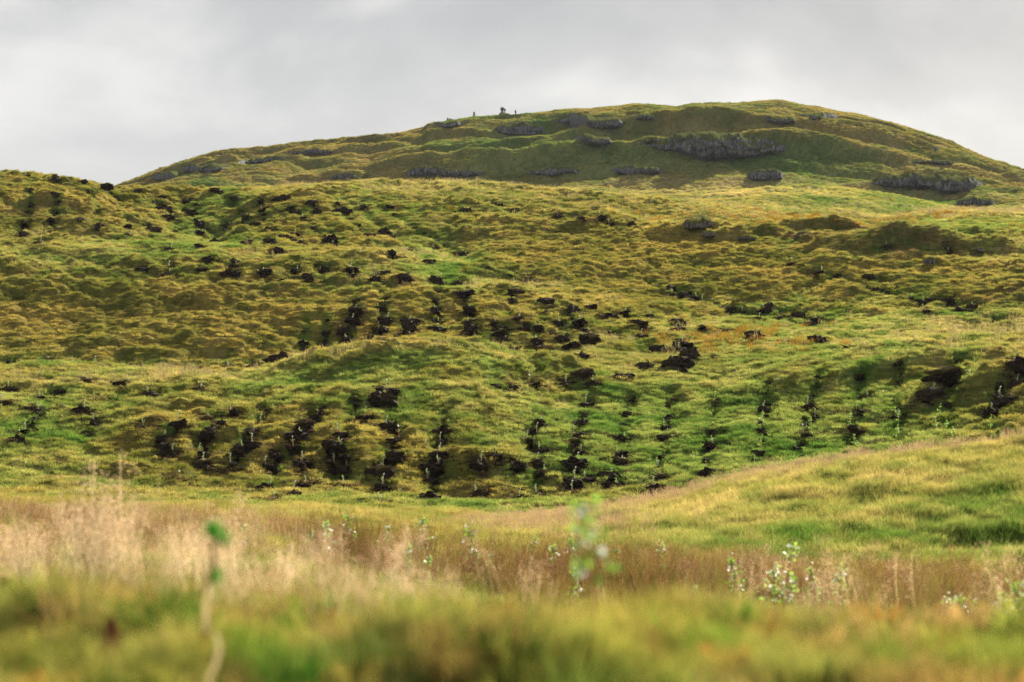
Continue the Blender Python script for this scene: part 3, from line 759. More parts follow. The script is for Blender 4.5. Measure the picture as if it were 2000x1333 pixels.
place(30000, 3.2, 26, V_gfine, 'near_grass', 'blurred soft green grass in the foreground', 'grass', .60, None, cmul=.95, ccol=fgcol, sfun=lambda px, Y: .45 + 1.1 * vnoise(px * Y / 3889 / .35, Y / .35, 401) * vnoise(px * Y / 3889 / 1.1, Y / 1.1, 402) + .15)
V_weed = [proto('weed_tuft', blades(60, .07, .10, .24, .011, .10, .3, 3, 0, (.6, .7, .6), (1.3, 1.2, 1.1)), M_leaf) for k in range(3)]
WC = np.array([(.05, .14, .02), (.05, .14, .02), (.04, .07, .015), (.45, .32, .16), (.30, .15, .05), (.34, .36, .10), (.16, .08, .04)])
place(1500, 4.6, 22, V_weed, 'foreground_weeds', 'mixed green, brown and straw coloured weeds in the blurred foreground', 'weeds', 1.0, lambda px, py, X, Y, W: np.full(len(px), .8),
      ccol=lambda c, px, py, X, Y, rnd: WC[(vnoise(X / .22, Y / .3, 241) * 6.99).astype(int)] * (.7 + .6 * rnd[:, None]))
V_stalk = [proto('green_stalk_tuft', panicle_tuft(9, .14, .28, .5, .10, .004, 12), M_straw) for k in range(3)]
def w_stalk(px, py, X, Y, W): return np.clip(sstep(.0, .3, fbm(X / .5, Y / .8, 221, 3)) * .8 + .06, 0, 1) * (1 - .8 * sstep(8, 14, Y) * sstep(500, 1000, px))
place(2600, 5.5, 24, V_stalk, 'meadow_stalks', 'loose yellow-green grass stalks rising from the foreground', 'grass', .6, w_stalk,
      ccol=lambda c, px, py, X, Y, rnd: np.where(rnd[:, None] < .4, np.array([.34, .25, .12]), np.array([.20, .20, .05])) * (.7 + .5 * rnd[:, None]))

def patchy(sx, s, lo=.0, hi=.45): return lambda X, Y: sstep(lo, hi, fbm(X / sx, Y / sx, s, 3))
def w_straw(px, py, X, Y, W):
    left = (1 - sstep(620, 1010, px)) * sstep(np.interp(px, [400, 650, 1000], [8.5, 6.6, 6.6]), np.interp(px, [400, 650, 1000], [11.5, 8.5, 8.5]), Y) * (1 - sstep(21, 27, Y))
    return np.clip(left * (.04 + .85 * sstep(.02, .35, fbm(X / .7, Y / 1.8, 201, 3))), 0, 1)
place(3900, 6.5, 28, V_straw, 'seeding_grass', 'tall pale straw grass with fluffy seed heads at lower left', 'tall grass', 1.0, w_straw, ccol=strawcol, sfun=lambda px, Y: np.interp(px, [-150, 100, 210, 300, 450, 650, 1000], [.85, .88, 1.08, .85, .78, .62, .5]) * (.6 + .7 * vnoise(px * Y / 3889 / .5, Y / .8, 207)))
def w_straw2(px, py, X, Y, W):
    a = np.exp(-(((px - 1100) / 130) ** 2 + ((py - 1030) / 26) ** 2)) + .8 * np.exp(-(((px - 1350) / 300) ** 2 + ((py - 1140) / 26) ** 2)) + .45 * np.exp(-(((px - 1800) / 300) ** 2 + ((py - 1170) / 26) ** 2))
    kn = 1.0 * sstep(52.5, 54, Y) * (1 - sstep(55, 58, Y)) * sstep(1100, 1350, px)
    lf = .5 * (1 - sstep(300, 760, px)) * (1 - sstep(40, 55, Y))
    return np.clip((a + kn + lf) * (.6 + .8 * vnoise(X / 1.2, Y / 1.2, 203)), 0, 1)
V_straw2 = [proto('pale_grass_tuft', panicle_tuft(16, .22, .30, .60, .12, .006, 16), M_straw) for k in range(3)]
place(13000, 28, 62, V_straw2, 'pale_grass', 'pale straw seed grass along the crest of the right knoll', 'tall grass', .7, w_straw2, ccol=lambda c, px, py, X, Y, rnd: np.array([.38, .29, .18]) * (.75 + .4 * rnd[:, None]))
def w_straw3(px, py, X, Y, W): return np.clip(W[2] * 1.5 - .35, 0, 1)
place(17000, 96, 200, [proto('ridge_grass_tuft', panicle_tuft(12, .3, .25, .5, .15, .014, 10), M_straw) for k in range(3)], 'ridge_grass', 'pale straw grass standing along the crests of the slopes', 'tall grass', 1.0, w_straw3, ccol=lambda c, px, py, X, Y, rnd: np.array([.33, .28, .14]) * (.75 + .4 * rnd[:, None]))

# rushes: green stems turning red-brown to the tips
def rush_tuft(n, R, h0, h1, wd=.009):
    v, f, t = blades(n, R, h0, h1, wd, .16, .05, 3, 0, (.45, .75, .6), (1.1, .80, .80), wind=(.10, 0))
    v2, f2, t2 = panicle_tuft(n // 3, R * 1.2, h0 * .85, h1, .14, .004, 14)
    t2 = [(1.1, .80, .80) for _ in t2]
    return join((v, f, t), (v2, f2, t2))
V_rush = [proto('rush_tuft', rush_tuft(34, .17, .40, .80, .007), M_leaf) for k in range(4)]
def w_rush(px, py, X, Y, W):
    c = np.interp(px, [560, 700, 1000, 1300, 1600, 2000, 2150], [32, 31, 30.5, 32, 32, 31, 31])
    band = np.exp(-((Y - c) / 3.6) ** 4)
    return np.clip(band * sstep(540, 800, px) * (.12 + 1.0 * sstep(-.3, .3, fbm(X / 1.1, Y / 1.5, 211, 3))), 0, 1)
place(3300, 25, 38, V_rush, 'rushes', 'band of red-brown rushes crossing the hollow', 'rushes', 1.0, w_rush,
      ccol=lambda c, px, py, X, Y, rnd: (np.array([.165, .120, .068]) * (1 - .8 * sstep(.0, .4, fbm(X / .9, Y / 1.2, 215, 2))[:, None]) + .8 * np.array([.15, .17, .05]) * sstep(.0, .4, fbm(X / .9, Y / 1.2, 215, 2))[:, None]) * (.5 + 1.0 * rnd[:, None]))
def w_rushl(px, py, X, Y, W): return np.clip((1 - sstep(350, 900, px)) * sstep(-.05, .3, fbm(X / 2, Y / 2, 213, 3)) * .8, 0, 1)
place(450, 18, 36, V_straw, 'scattered_straw', 'scattered pale seed stalks standing among the rushes', 'tall grass', .85, lambda px, py, X, Y, W: sstep(600, 900, px) * sstep(.05, .4, fbm(X / .8, Y / 1.4, 245, 3)), ccol=lambda c, px, py, X, Y, rnd: np.array([.50, .40, .26]) * (.7 + .5 * rnd[:, None]))
place(2600, 20, 44, V_rush, 'brown_rushes', 'brown rushes behind the straw grass at left', 'rushes', .8, w_rushl,
      ccol=lambda c, px, py, X, Y, rnd: (np.array([.19, .14, .07]) * (.6 + .8 * rnd[:, None])))
def w_brown4(px, py, X, Y, W): return np.clip(np.exp(-(((px - 1440) / 130) ** 2 + ((py - 668) / 22) ** 2)) + .7 * np.exp(-(((px - 1560) / 300) ** 2 + ((py - 425) / 18) ** 2)), 0, 1)
place(9000, 110, 190, [proto('sedge_tuft', blades(50, .3, .3, .55, .022, .2, .3, 2, 0, (.8, .8, .7), (1.2, 1.0, .9)), M_leaf)], 'sedge', 'orange sedge patches on the right of the slopes', 'grass', 1.0, w_brown4,
      ccol=lambda c, px, py, X, Y, rnd: (np.array([.27, .17, .035]) * (.8 + .5 * rnd[:, None])))

V_crumb = [proto('peat_crumbs', sprigs(60, .28, .08, .05, (.8, .8, .8), (1.3, 1.2, 1.1)), M_leaf) for k in range(3)]
place(160000, 70, 196, V_crumb, 'loose_peat', 'dark crumbs of turned peat and dead roots around the mounds', 'peat', 1.0, lambda px, py, X, Y, W: np.clip(1.1 * sstep(.04, .3, peat_at(X, Y, 1.35)), 0, 1), keep_peat=True,
      ccol=lambda c, px, py, X, Y, rnd: np.where(rnd[:, None] < .75, np.array([.022, .015, .011]), np.array([.085, .062, .045])) * (.6 + .9 * rnd[:, None]))
#OBJECTS#
import bmesh
# ------------------------------------------------------------------ crags
def rock_mat(name, c1, c2, moss, s=1.0):
    m = bpy.data.materials.new(name); m.use_nodes = True
    t = m.node_tree; b = t.nodes['Principled BSDF']; b.inputs['Roughness'].default_value = 1; b.inputs['Specular IOR Level'].default_value = 0
    g = N(t, 'ShaderNodeNewGeometry'); mp = N(t, 'ShaderNodeMapping'); mp.inputs['Scale'].default_value = (1.6 * s, 1.6 * s, .38 * s)
    n = N(t, 'ShaderNodeTexNoise'); n.inputs['Scale'].default_value = 1.2; n.inputs['Detail'].default_value = 9; n.inputs['Roughness'].default_value = .7
    t.links.new(g.outputs['Position'], mp.inputs['Vector']); t.links.new(mp.outputs[0], n.inputs['Vector'])
    r = ramp(t, [(.38, c1), (.54, c2), (.64, tuple(x * 1.6 for x in c2))]); t.links.new(n.outputs['Fac'], r.inputs['Fac'])
    sx = N(t, 'ShaderNodeSeparateXYZ'); t.links.new(g.outputs['Normal'], sx.inputs[0])
    ad = N(t, 'ShaderNodeMath', operation='MULTIPLY_ADD'); ad.inputs[1].default_value = 1.0; 
    n2 = N(t, 'ShaderNodeTexNoise'); n2.inputs['Scale'].default_value = .5 * s; n2.inputs['Detail'].default_value = 5
    t.links.new(g.outputs['Position'], n2.inputs['Vector'])
    t.links.new(n2.outputs['Fac'], ad.inputs[0]); t.links.new(sx.outputs['Z'], ad.inputs[2])
    mr = N(t, 'ShaderNodeMapRange'); mr.inputs['From Min'].default_value = 1.02; mr.inputs['From Max'].default_value = 1.18
    t.links.new(ad.outputs[0], mr.inputs['Value'])
    mx = N(t, 'ShaderNodeMix', data_type='RGBA'); t.links.new(mr.outputs[0], mx.inputs['Factor'])
    t.links.new(r.outputs['Color'], mx.inputs['A']); mx.inputs['B'].default_value = (*moss, 1)
    t.links.new(mx.outputs['Result'], b.inputs['Base Color'])
    bn = N(t, 'ShaderNodeBump'); bn.inputs['Strength'].default_value = .7; bn.inputs['Distance'].default_value = .3
    t.links.new(n.outputs['Fac'], bn.inputs['Height']); t.links.new(bn.outputs[0], b.inputs['Normal'])
    return m
M_crag = rock_mat('hill_rock', (.022, .023, .029), (.135, .137, .152), (.055, .062, .020))
M_rock = rock_mat('pale_rock', (.04, .036, .03), (.14, .13, .115), (.08, .08, .025), 3)
def crag(top, bot, label, mat=M_crag, amp=1.3, colw=1.5, ymin=300, res=1.1, proud=.6, name='rock_outcrop'):
    x0, x1 = top[0][0], top[-1][0]
    nu = max(8, int((x1 - x0) / res)); us = np.linspace(x0, x1, nu)
    tv = np.interp(us, [p[0] for p in top], [p[1] for p in top]); bv = np.interp(us, [p[0] for p in bot], [p[1] for p in bot])
    tp_ = np.clip(np.minimum(us - x0, x1 - us) / (x1 - x0) / .2, 0, 1)
    tv = tv + tp_ * (5 * fbm(us / 22, us * 0, 301, 3) + 2.5 * (hsh(np.floor(us / 7), us * 0, 5) - .5)) * (1 if ymin > 200 else .5)
    bv = bv + tp_ * 5 * fbm(us / 16, us * 0 + 4, 307, 3) * (1 if ymin > 200 else .4)
    bv = np.maximum(bv, tv + 2)
    Yt = np.array([hit(a, b, ymin)[1] for a, b in zip(us, tv)]); Yb = np.array([hit(a, b, ymin)[1] for a, b in zip(us, bv)])
    k = np.ones(31) / 31
    def sm(v):
        vp = np.pad(v, 12, mode='edge'); v = np.array([np.median(vp[i_:i_ + 25]) for i_ in range(len(v))])
        return np.convolve(np.pad(v, 15, mode='edge'), k, mode='valid')
    Yt = sm(Yt); Yb = sm(Yb); Yt = np.maximum(Yt, Yb + .5)
    nv = max(10, int(np.max(bv - tv) / res)) + 4
    s_ = np.linspace(0, 1, nv)[:, None]
    pyy = bv[None, :] + (tv - bv)[None, :] * s_
    Yf = Yb[None, :] + (Yt - Yb)[None, :] * s_ ** 6 - proud
    X = (us[None, :] - 1000) / F * Yf
    zz = (HOR - pyy) / F * Yf
    blk = hsh(np.floor(X / colw + 2.2 * vnoise(X / 3, zz / 5, 311)), np.floor(zz / (colw * 2.1) + 2.5 * vnoise(X / colw / 1.5, zz * 0, 313)), 3)
    big = 2.4 * fbm(X / 9, zz / 3.5, 331, 3) * (amp / 1.3)
    dep = big + amp * 1.3 * (blk - .3) + amp * .7 * fbm(X / 5, zz / 4, 315, 3) + amp * .35 * fbm(X / .7, zz / 1.6, 317, 3)
    step = amp * .8 * (vnoise(X / 6, zz / 2.2, 319) - .3)
    edge = np.minimum(np.minimum(s_ / .12, (1 - s_) / .22), 1) * np.minimum(np.minimum((us - x0) / (x1 - x0) / .16, (x1 - us) / (x1 - x0) / .16), 1)[None, :]
    edge = np.clip(edge, 0, 1)
    Yv = Yf - (dep + step) * edge + (1 - edge) * (2.2 * amp + proud)
    z2 = zz - (1 - edge) * .35 * amp
    V = np.stack([X, Yv, z2], -1).reshape(-1, 3)
    i = np.arange(nv - 1)[:, None] * nu + np.arange(nu - 1)[None, :]
    me = mesh_np(name, V, np.stack([i, i + 1, i + nu + 1, i + nu], -1).reshape(-1, 4), False)
    me.materials.append(mat)
    o = link(name, me)
    tag(o, label, 'rocks', 'rock outcrops on the hill' if ymin > 200 else 'rocks on the near slopes')
    return o
crag([(1205, 272), (1260, 260), (1320, 252), (1380, 247), (1430, 246), (1500, 260), (1545, 276), (1570, 288)], [(1205, 281), (1260, 290), (1330, 300), (1380, 318), (1440, 312), (1500, 304), (1540, 305), (1570, 300)], 'broad dark columned crag across the middle of the hill', amp=1.7)
crag([(958, 248), (985, 238), (1020, 234), (1050, 236), (1072, 244)], [(958, 253), (985, 263), (1020, 268), (1050, 266), (1072, 256)], 'dark crag just below the summit monument')
crag([(1080, 222), (1120, 213), (1150, 220), (1190, 224), (1232, 234)], [(1080, 246), (1120, 250), (1150, 252), (1200, 250), (1232, 242)], 'mossy crag on the skyline shoulder right of monument')
crag([(1118, 264), (1150, 260), (1180, 263), (1205, 275)], [(1118, 275), (1150, 283), (1180, 282), (1205, 278)], 'small rounded crag below the skyline shoulder')
crag([(1234, 222), (1260, 218), (1292, 226)], [(1234, 231), (1260, 235), (1292, 232)], 'little grey rock under the middle skyline')
crag([(1457, 334), (1480, 325), (1510, 325), (1536, 336)], [(1457, 346), (1480, 354), (1510, 357), (1536, 348)], 'isolated blocky crag low in the centre right', amp=1.3)
crag([(1486, 226), (1510, 220), (1545, 222), (1562, 232)], [(1486, 236), (1510, 243), (1545, 243), (1562, 238)], 'grey crag directly under the highest point')
crag([(1555, 220), (1590, 216), (1640, 219)], [(1555, 227), (1600, 236), (1640, 228)], 'thin crag on the skyline right of highest point')
crag([(1685, 350), (1740, 336), (1790, 333), (1850, 334), (1900, 338), (1930, 346)], [(1685, 356), (1740, 366), (1800, 370), (1850, 379), (1900, 374), (1930, 360)], 'long dark crag low on the right flank', amp=1.6)
crag([(1862, 388), (1890, 380), (1920, 382), (1950, 392)], [(1862, 398), (1890, 404), (1920, 407), (1950, 402)], 'small rock band above the right grassy knoll', amp=1.1)
crag([(1770, 316), (1820, 311), (1875, 310)], [(1770, 319), (1820, 320), (1875, 323)], 'narrow ledge of rock on the upper right flank', amp=.9)
crag([(350, 322), (375, 317), (410, 317), (452, 314)], [(350, 334), (375, 340), (410, 339), (452, 328)], 'columned crag near the left foot of the hill', amp=1.1)
crag([(284, 346), (310, 336), (345, 331)], [(284, 352), (310, 353), (345, 349)], 'purplish scree slope at the left foot', amp=.7)
crag([(455, 314), (500, 306), (560, 300)], [(455, 322), (500, 318), (560, 309)], 'low rock ledge on the left flank', amp=.9)
crag([(560, 297), (590, 290), (625, 292), (655, 290)], [(560, 303), (590, 302), (625, 303), (655, 300)], 'short mossy ledge high on the left flank', amp=.8)
crag([(826, 244), (850, 238), (880, 232), (905, 232)], [(826, 248), (850, 249), (880, 250), (905, 246)], 'rocky nose at the left end of the summit', amp=.9)
crag([(1190, 325), (1240, 316), (1300, 326)], [(1190, 336), (1240, 343), (1300, 338)], 'dark mossy bank left of centre low on the hill', amp=.9)
crag([(1020, 332), (1080, 320), (1140, 330)], [(1020, 340), (1080, 344), (1140, 340)], 'dim green and grey bank in the low middle', amp=.8)
crag([(640, 342), (668, 335), (700, 341)], [(640, 349), (668, 350), (700, 348)], 'small grey rock at the left foot near skyline grass', amp=.7)
crag([(780, 330), (830, 322), (880, 326), (960, 332)], [(780, 344), (830, 345), (880, 345), (960, 344)], 'dark heathery ledge behind the near crest', amp=.8)
crag([(1330, 428), (1350, 416), (1375, 414), (1400, 424)], [(1330, 444), (1350, 452), (1375, 450), (1400, 440)], 'grey rock under a heather bank right of centre', M_rock, .35, .45, 120, 1.5, .25, 'rock')
crag([(1372, 452), (1385, 446), (1398, 452)], [(1372, 464), (1385, 466), (1398, 463)], 'small grey rock below the first heather bank', M_rock, .25, .4, 120, 1.5, .2, 'rock')
crag([(1440, 462), (1455, 456), (1478, 462)], [(1440, 468), (1455, 470), (1478, 470)], 'low pale rock between two heather banks', M_rock, .22, .35, 120, 1.5, .2, 'rock')
crag([(1556, 452), (1570, 444), (1590, 452)], [(1556, 462), (1570, 466), (1590, 462)], 'grey rock half hidden by brown heather', M_rock, .25, .35, 120, 1.5, .2, 'rock')
crag([(1806, 504), (1816, 495), (1832, 502)], [(1806, 516), (1816, 523), (1832, 516)], 'pale boulder in the shaded bank at right', M_rock, .25, .35, 120, 1.5, .6, 'rock')
crag([(1902, 486), (1912, 480), (1926, 488)], [(1902, 492), (1912, 494), (1926, 494)], 'small pale rock near the right edge', M_rock, .2, .35, 120, 1.5, .4, 'rock')
crag([(148, 424), (158, 419), (168, 424)], [(148, 430), (158, 434), (168, 430)], 'small grey stone on the shaded left mound', M_rock, .15, .3, 120, 1.5, .4, 'rock')

# ------------------------------------------------------------------ peat mounds
def lump(seed, sx, sy, sz, rough=.28, sub=4):
    bm = bmesh.new(); bmesh.ops.create_icosphere(bm, subdivisions=sub, radius=1)
    co_ = np.array([v.co[:] for v in bm.verts])
    n = fbm(co_[:, 0] * 1.8 + seed, co_[:, 1] * 1.8 + co_[:, 2] * 1.3, seed, 4) + .5 * fbm(co_[:, 2] * 5 + seed, co_[:, 0] * 5 + co_[:, 1] * 3, seed + 9, 3)
    n2 = fbm(co_[:, 0] * 11 + seed, co_[:, 2] * 11 + co_[:, 1] * 7, seed + 19, 2)
    rr = 1 + rough * 1.7 * n + .16 * n2
    co_ = co_ * rr[:, None] * np.array([sx, sy, sz])
    for v, c in zip(bm.verts, co_): v.co = c
    me = bpy.data.meshes.new('peat_mound'); bm.to_mesh(me); bm.free()
    return me
mound_me = []
for k in range(7):
    me = lump(40 + k, .40 + .07 * (k % 3), .34, .17 + .05 * (k % 3), .42 + .04 * k, 3)
    me.materials.append(M_peat if k < 4 else M_peat2)
    mound_me.append(me)
fill_p, fill_s = [], []
for x_, y_, wt_ in LPTS:
    if random.random() < .42 + .55 * wt_:
        xx_ = x_ + random.gauss(0, .10); yy_ = y_ + random.gauss(0, .2)
        if np.min((MXY[:, 0] - xx_) ** 2 + (MXY[:, 1] - yy_) ** 2) < .5: continue
        fill_p.append((xx_, yy_, zxy(xx_, yy_) + .02)); fill_s.append(random.uniform(.4, .95) if y_ < 112 else random.uniform(.55, 1.05))
fp_ = [bpy.data.objects.new('clod', mound_me[k]) for k in range(6)]
n_ = len(fill_p)
scatter('peat_clods', 'smaller dark peat clods filling the planting rows', 'peat', np.array(fill_p), fill_s, rng.uniform(0, 6.28, n_), (rng.normal(0, .2, n_), rng.normal(0, .2, n_)), np.ones((n_, 3)), fp_)
print('clods', n_)
turf_me = lump(71, .40, .3, .10, .4, 3); turf_me.materials.append(M_turf)
# ------------------------------------------------------------------ young trees
def simple(name, base, rough=.5, trans=0.0, c2=None):
    return plain(name, base, c2 or tuple(min(1, x * 1.5) for x in base), 12, rough)
M_bleaf = bpy.data.materials.new('birch_leaf'); M_bleaf.use_nodes = True
t = M_bleaf.node_tree; b = t.nodes['Principled BSDF']; b.inputs['Roughness'].default_value = .5; b.inputs['Specular IOR Level'].default_value = .3
a = N(t, 'ShaderNodeAttribute', attribute_name='tint'); t.links.new(a.outputs['Color'], b.inputs['Base Color'])
tr = N(t, 'ShaderNodeBsdfTranslucent'); t.links.new(a.outputs['Color'], tr.inputs['Color'])
mi = N(t, 'ShaderNodeMixShader'); mi.inputs[0].default_value = .4
t.links.new(b.outputs[0], mi.inputs[1]); t.links.new(tr.outputs[0], mi.inputs[2]); t.links.new(mi.outputs[0], t.nodes['Material Output'].inputs['Surface'])
def leafcol(white):
    if random.random() < white: return (.46, .48, .42)  # pale undersides, and sun glints put into the leaf colour
    q = random.random()
    return (.10 + .22 * q, .26 + .20 * q, .03 + .04 * q)
def leaf_quad(c0, size):
    d = Vector((random.gauss(0, .8), random.gauss(0, .8), random.gauss(-.1, .6))).normalized()
    s_ = d.cross(Vector((random.gauss(0, 1), random.gauss(0, 1), random.gauss(0, 1)))).normalized()
    n_ = d.cross(s_).normalized()
    return [c0, c0 + d * size * .35 + s_ * size * .38, c0 + d * size * .75 + s_ * size * .25, c0 + d * size + n_ * size * .12, c0 + d * size * .75 - s_ * size * .25, c0 + d * size * .35 - s_ * size * .38]
def leaf_mesh(name, pts, size, white):
    V = []; Fq = []; T = []
    for c0 in pts:
        q = leaf_quad(c0, size * random.uniform(.7, 1.25)); b_ = len(V); V += [tuple(v) for v in q]; Fq.append(tuple(range(b_, b_ + 6))); T += [leafcol(white)] * 6
    me = mesh_np(name, V, Fq); at = me.color_attributes.new('tint', 'FLOAT_COLOR', 'POINT')
    at.data.foreach_set('color', np.array([(*c, 1) for c in T], np.float32).ravel()); me.materials.append(M_bleaf)
    return me
def tube(paths, mat, name='stem', sides=5):
    V = []; Fq = []
    for pts, r0, r1 in paths:
        n = len(pts); b0 = len(V)
        for i, p in enumerate(pts):
            p = Vector(p); d = (Vector(pts[min(i + 1, n - 1)]) - Vector(pts[max(i - 1, 0)])).normalized()
            u = d.orthogonal().normalized(); v = d.cross(u); r = r0 + (r1 - r0) * i / (n - 1)
            for k in range(sides):
                an = 2 * math.pi * k / sides; V.append(tuple(p + (u * math.cos(an) + v * math.sin(an)) * r))
        for i in range(n - 1):
            for k in range(sides):
                Fq.append((b0 + i * sides + k, b0 + i * sides + (k + 1) % sides, b0 + (i + 1) * sides + (k + 1) % sides, b0 + (i + 1) * sides + k))
    me = mesh_np(name, V, Fq, True); me.materials.append(mat)
    return me
def tree_shape(h, nb, spread, nleaf, r0=.008):
    bend = random.uniform(-.12, .12) * h
    st = [(bend * (i / 6) ** 2, 0.02 * math.sin(i), h * i / 6) for i in range(7)]
    paths = [(st, r0, r0 * .3)]; leaves = []
    for k in range(nb):
        q = random.uniform(.22, .95); p0 = Vector((bend * q * q, 0, h * q)); an = random.uniform(0, 6.28); L = spread * (1.15 - q) * random.uniform(.7, 1.2)
        pts = [tuple(p0 + Vector((math.cos(an) * L * s, math.sin(an) * L * s, L * (.9 * s + .35 * s * s)))) for s in (0, .5, 1)]
        paths.append((pts, r0 * .4, r0 * .15))
        for m in range(nleaf):
            s = random.uniform(.25, 1.05); leaves.append(p0 + Vector((math.cos(an) * L * s, math.sin(an) * L * s, L * (.9 * s + .35 * s * s))) + Vector((random.gauss(0, .015), random.gauss(0, .015), random.gauss(0, .015))))
    for m in range(nleaf * 2): q = random.uniform(.4, 1.03); leaves.append(Vector((bend * q * q + random.gauss(0, .012), random.gauss(0, .012), h * q)))
    return paths, leaves
def make_tree(name, h, nb, spread, nleaf, lsize, white, stem_mat, r0):
    paths, lv = tree_shape(h, nb, spread, nleaf, r0)
    return tube(paths, stem_mat), leaf_mesh('foliage', lv, lsize, white)
small = [make_tree('sapling', random.uniform(.34, .5), 5, .10, 3, .045, .10, M_stem if k != 3 else M_guard, .020) for k in range(5)]
tall = [make_tree('sapling', random.uniform(.75, 1.2), random.choice((9, 13, 16)), .20, 6, .06, .05, M_guard, .013) for k in range(7)]
birch = [make_tree('birch_sapling', random.uniform(.62, .85), 13, .17, 8, .042, .22, M_guard, .010) for k in range(5)]
bush = [make_tree('birch_sapling', random.uniform(.5, .6), 26, .34, 8, .038, .22, M_guard, .007) for k in range(2)]
def young_tree(shape, x, y, z, label, cat, group, sc_=1.0, name='sapling'):
    e = bpy.data.objects.new(name, None); COL.objects.link(e); e.location = (x, y, z); e.rotation_euler = (0, 0, random.uniform(-.9, .9)); e.scale = (sc_,) * 3
    e.empty_display_size = .1
    tag(e, label, cat, group)
    a_ = bpy.data.objects.new('stem', shape[0]); COL.objects.link(a_); a_.parent = e
    b_ = bpy.data.objects.new('foliage', shape[1]); COL.objects.link(b_); b_.parent = e
    return e
adj = ['dark', 'ragged dark', 'black', 'rounded dark', 'broad dark', 'dry brown', 'grey brown']
for i, (px, py, X, Y, z, phrase, nth) in enumerate(MOUNDS):
    k = (i * 5 + i // 7) % 7
    if phrase.startswith('in the green rows') or phrase.startswith('on the far right') or phrase.startswith('in the faint'): s0 = .72
    elif 'hollow left of centre' in phrase or 'tall dark row' in phrase: s0 = 1.2
    elif 'skyline' in phrase or 'bank at' in phrase: s0 = 1.25
    else: s0 = 1.05
    s0 *= random.choice((.55, .7, .8, .9, 1.0, 1.15)) * (.74 if py > 780 else 1.02)
    o = bpy.data.objects.new('peat_mound', mound_me[k]); COL.objects.link(o)
    o.location = (X, Y - .05, z + (-.05 if py > 740 else .05) * s0); o.scale = (s0 * random.uniform(.75, 1.3), s0, s0 * random.uniform(.8, 1.35)); o.rotation_euler = (random.uniform(-.2, .2), random.uniform(-.2, .2), random.uniform(-.5, .5))
    tag(o, f"{adj[k]} peat mound {phrase}, {nth}", 'peat mound', 'upturned peat mounds in the planting rows')
    if i % 8 == 3:
        tt = bpy.data.objects.new('turf_cap', turf_me); COL.objects.link(tt); tt.parent = o; tt.location = (random.uniform(-.1, .1), .05, .24)
    if (i % 9) != 4:
        x2 = X + random.uniform(-.22, .22); y2 = Y + .12
        leafy_ = phrase in ('in the green rows on the right', 'on the far right slope')
        young_tree(random.choice(small), x2, y2, z + .10 * s0, f"thin sapling {phrase}, {nth.replace(' from', ' mound from')}", 'sapling', 'saplings planted on the peat mounds', random.uniform(.8, 1.15))
# rows of grass-grown leafy saplings on the right
LS = [(1754,719),(1892,726),(1861,690),(1727,764),(1925,775),(1834,803),(1934,831),(1580,825),(1755,813),(1750,841),(1755,880),(1661,820),(1668,848),(1671,873),(1661,904),(1570,876),(1549,908),(1486,859),(1826,827),(1861,859),(1847,845),(1955,855),(1598,747),(1520,735),(1442,730),(1363,748),(1384,800),(1843,760),(1487,808),(1395,760)]
tops = ['on the dark bank', 'by the pale crest', 'in deep green grass', 'beside a grassy tussock']
sub = sorted(LS, key=lambda p: p[0])
for i, (px, py) in enumerate(sub):
    X, Y, z = hit(px, py + 14, 66)
    part = 'upper' if py < 770 else 'middle' if py < 835 else 'lower'
    same = [p for p in sub if ('upper' if p[1] < 770 else 'middle' if p[1] < 835 else 'lower') == part]
    young_tree(tall[(i * 3) % 7], X, Y, z - .05, f"tall leafy sapling, {ORD[same.index((px, py))]} from left in the {part} green rows at right", 'sapling', 'leafy saplings in the green rows', .6 if part == 'upper' else .85)
# far tiny ones along the top edge
far = [(460, 352), (628, 348), (1203, 385), (1272, 392), (1640, 424), (1896, 405), (1714, 455), (1500, 404), (1560, 412), (1090, 372), (1345, 398), (1850, 432), (1420, 400), (48, 335)]
for i, (px, py) in enumerate(sorted(far)):
    X, Y, z = hit(px, py + 6, 165)
    young_tree(tall[(i * 3) % 7], X, Y, z - .05, f"tiny leafy sapling along the top edge of the slope, {ORD[i] if i < 13 else 'last'} from left", 'sapling', 'saplings along the top edge', .6)

# ------------------------------------------------------------------ birch whips among the rushes
BW = [(755,1062,1),(829,1062,1.1),(794,1104,1),(927,1076,1.1),(829,1125,.7),(955,1115,.9),(1041,1080,.8),(1116,1160,1),(1126,1090,.9),(1200,1108,1),(1084,1097,.7),(1298,1143,.9),(671,1073,.8),(688,1041,.9),(508,1062,.8),(470,1066,.8),(641,1055,.8),(606,1069,.8),(564,1108,.7),
      (1440,1118,.7),(1510,1132,.8),(1531,1108,.8),(1638,1134,.8),(1454,1169,.8),(1524,1202,.8),(1738,1223,.7),(1822,1230,.9),(1626,1195,.6),(1685,1206,.7),(1594,1136,.7),(1351,1181,.7),(1940,1150,.7),(1290,1085,.6)]
bs = sorted(BW, key=lambda p: p[0])
for i, (px, py, q) in enumerate(bs):
    Y = 27.0 + (i * 7 % 5) * 1.1 if py > 1090 else 31.5 + (i * 3 % 4)
    X = (px - 1000) / F * Y; h_top = (HOR - (py - 45 * q)) / F * Y; zg = zxy(X, Y)
    hh = max(.35, h_top - zg); s0 = min(1.45, hh / .72)
    where = 'left of the big rush clump' if px < 960 else 'around the big rush clump' if px < 1240 else 'in the rushes on the right' if px < 1600 else 'right of the red-brown rush band'
    same = [p for p in bs if (0 if p[0] < 960 else 1 if p[0] < 1240 else 2 if p[0] < 1600 else 3) == (0 if px < 960 else 1 if px < 1240 else 2 if px < 1600 else 3)]
    young_tree(birch[i % 5], X, Y, zg, f"glinting birch sapling {where}, {ORD[same.index((px, py, q))]} from left", 'sapling', 'birch saplings among the rushes', s0, 'birch_sapling')
X, Y = (1872 - 1000) / F * 24.5, 24.5
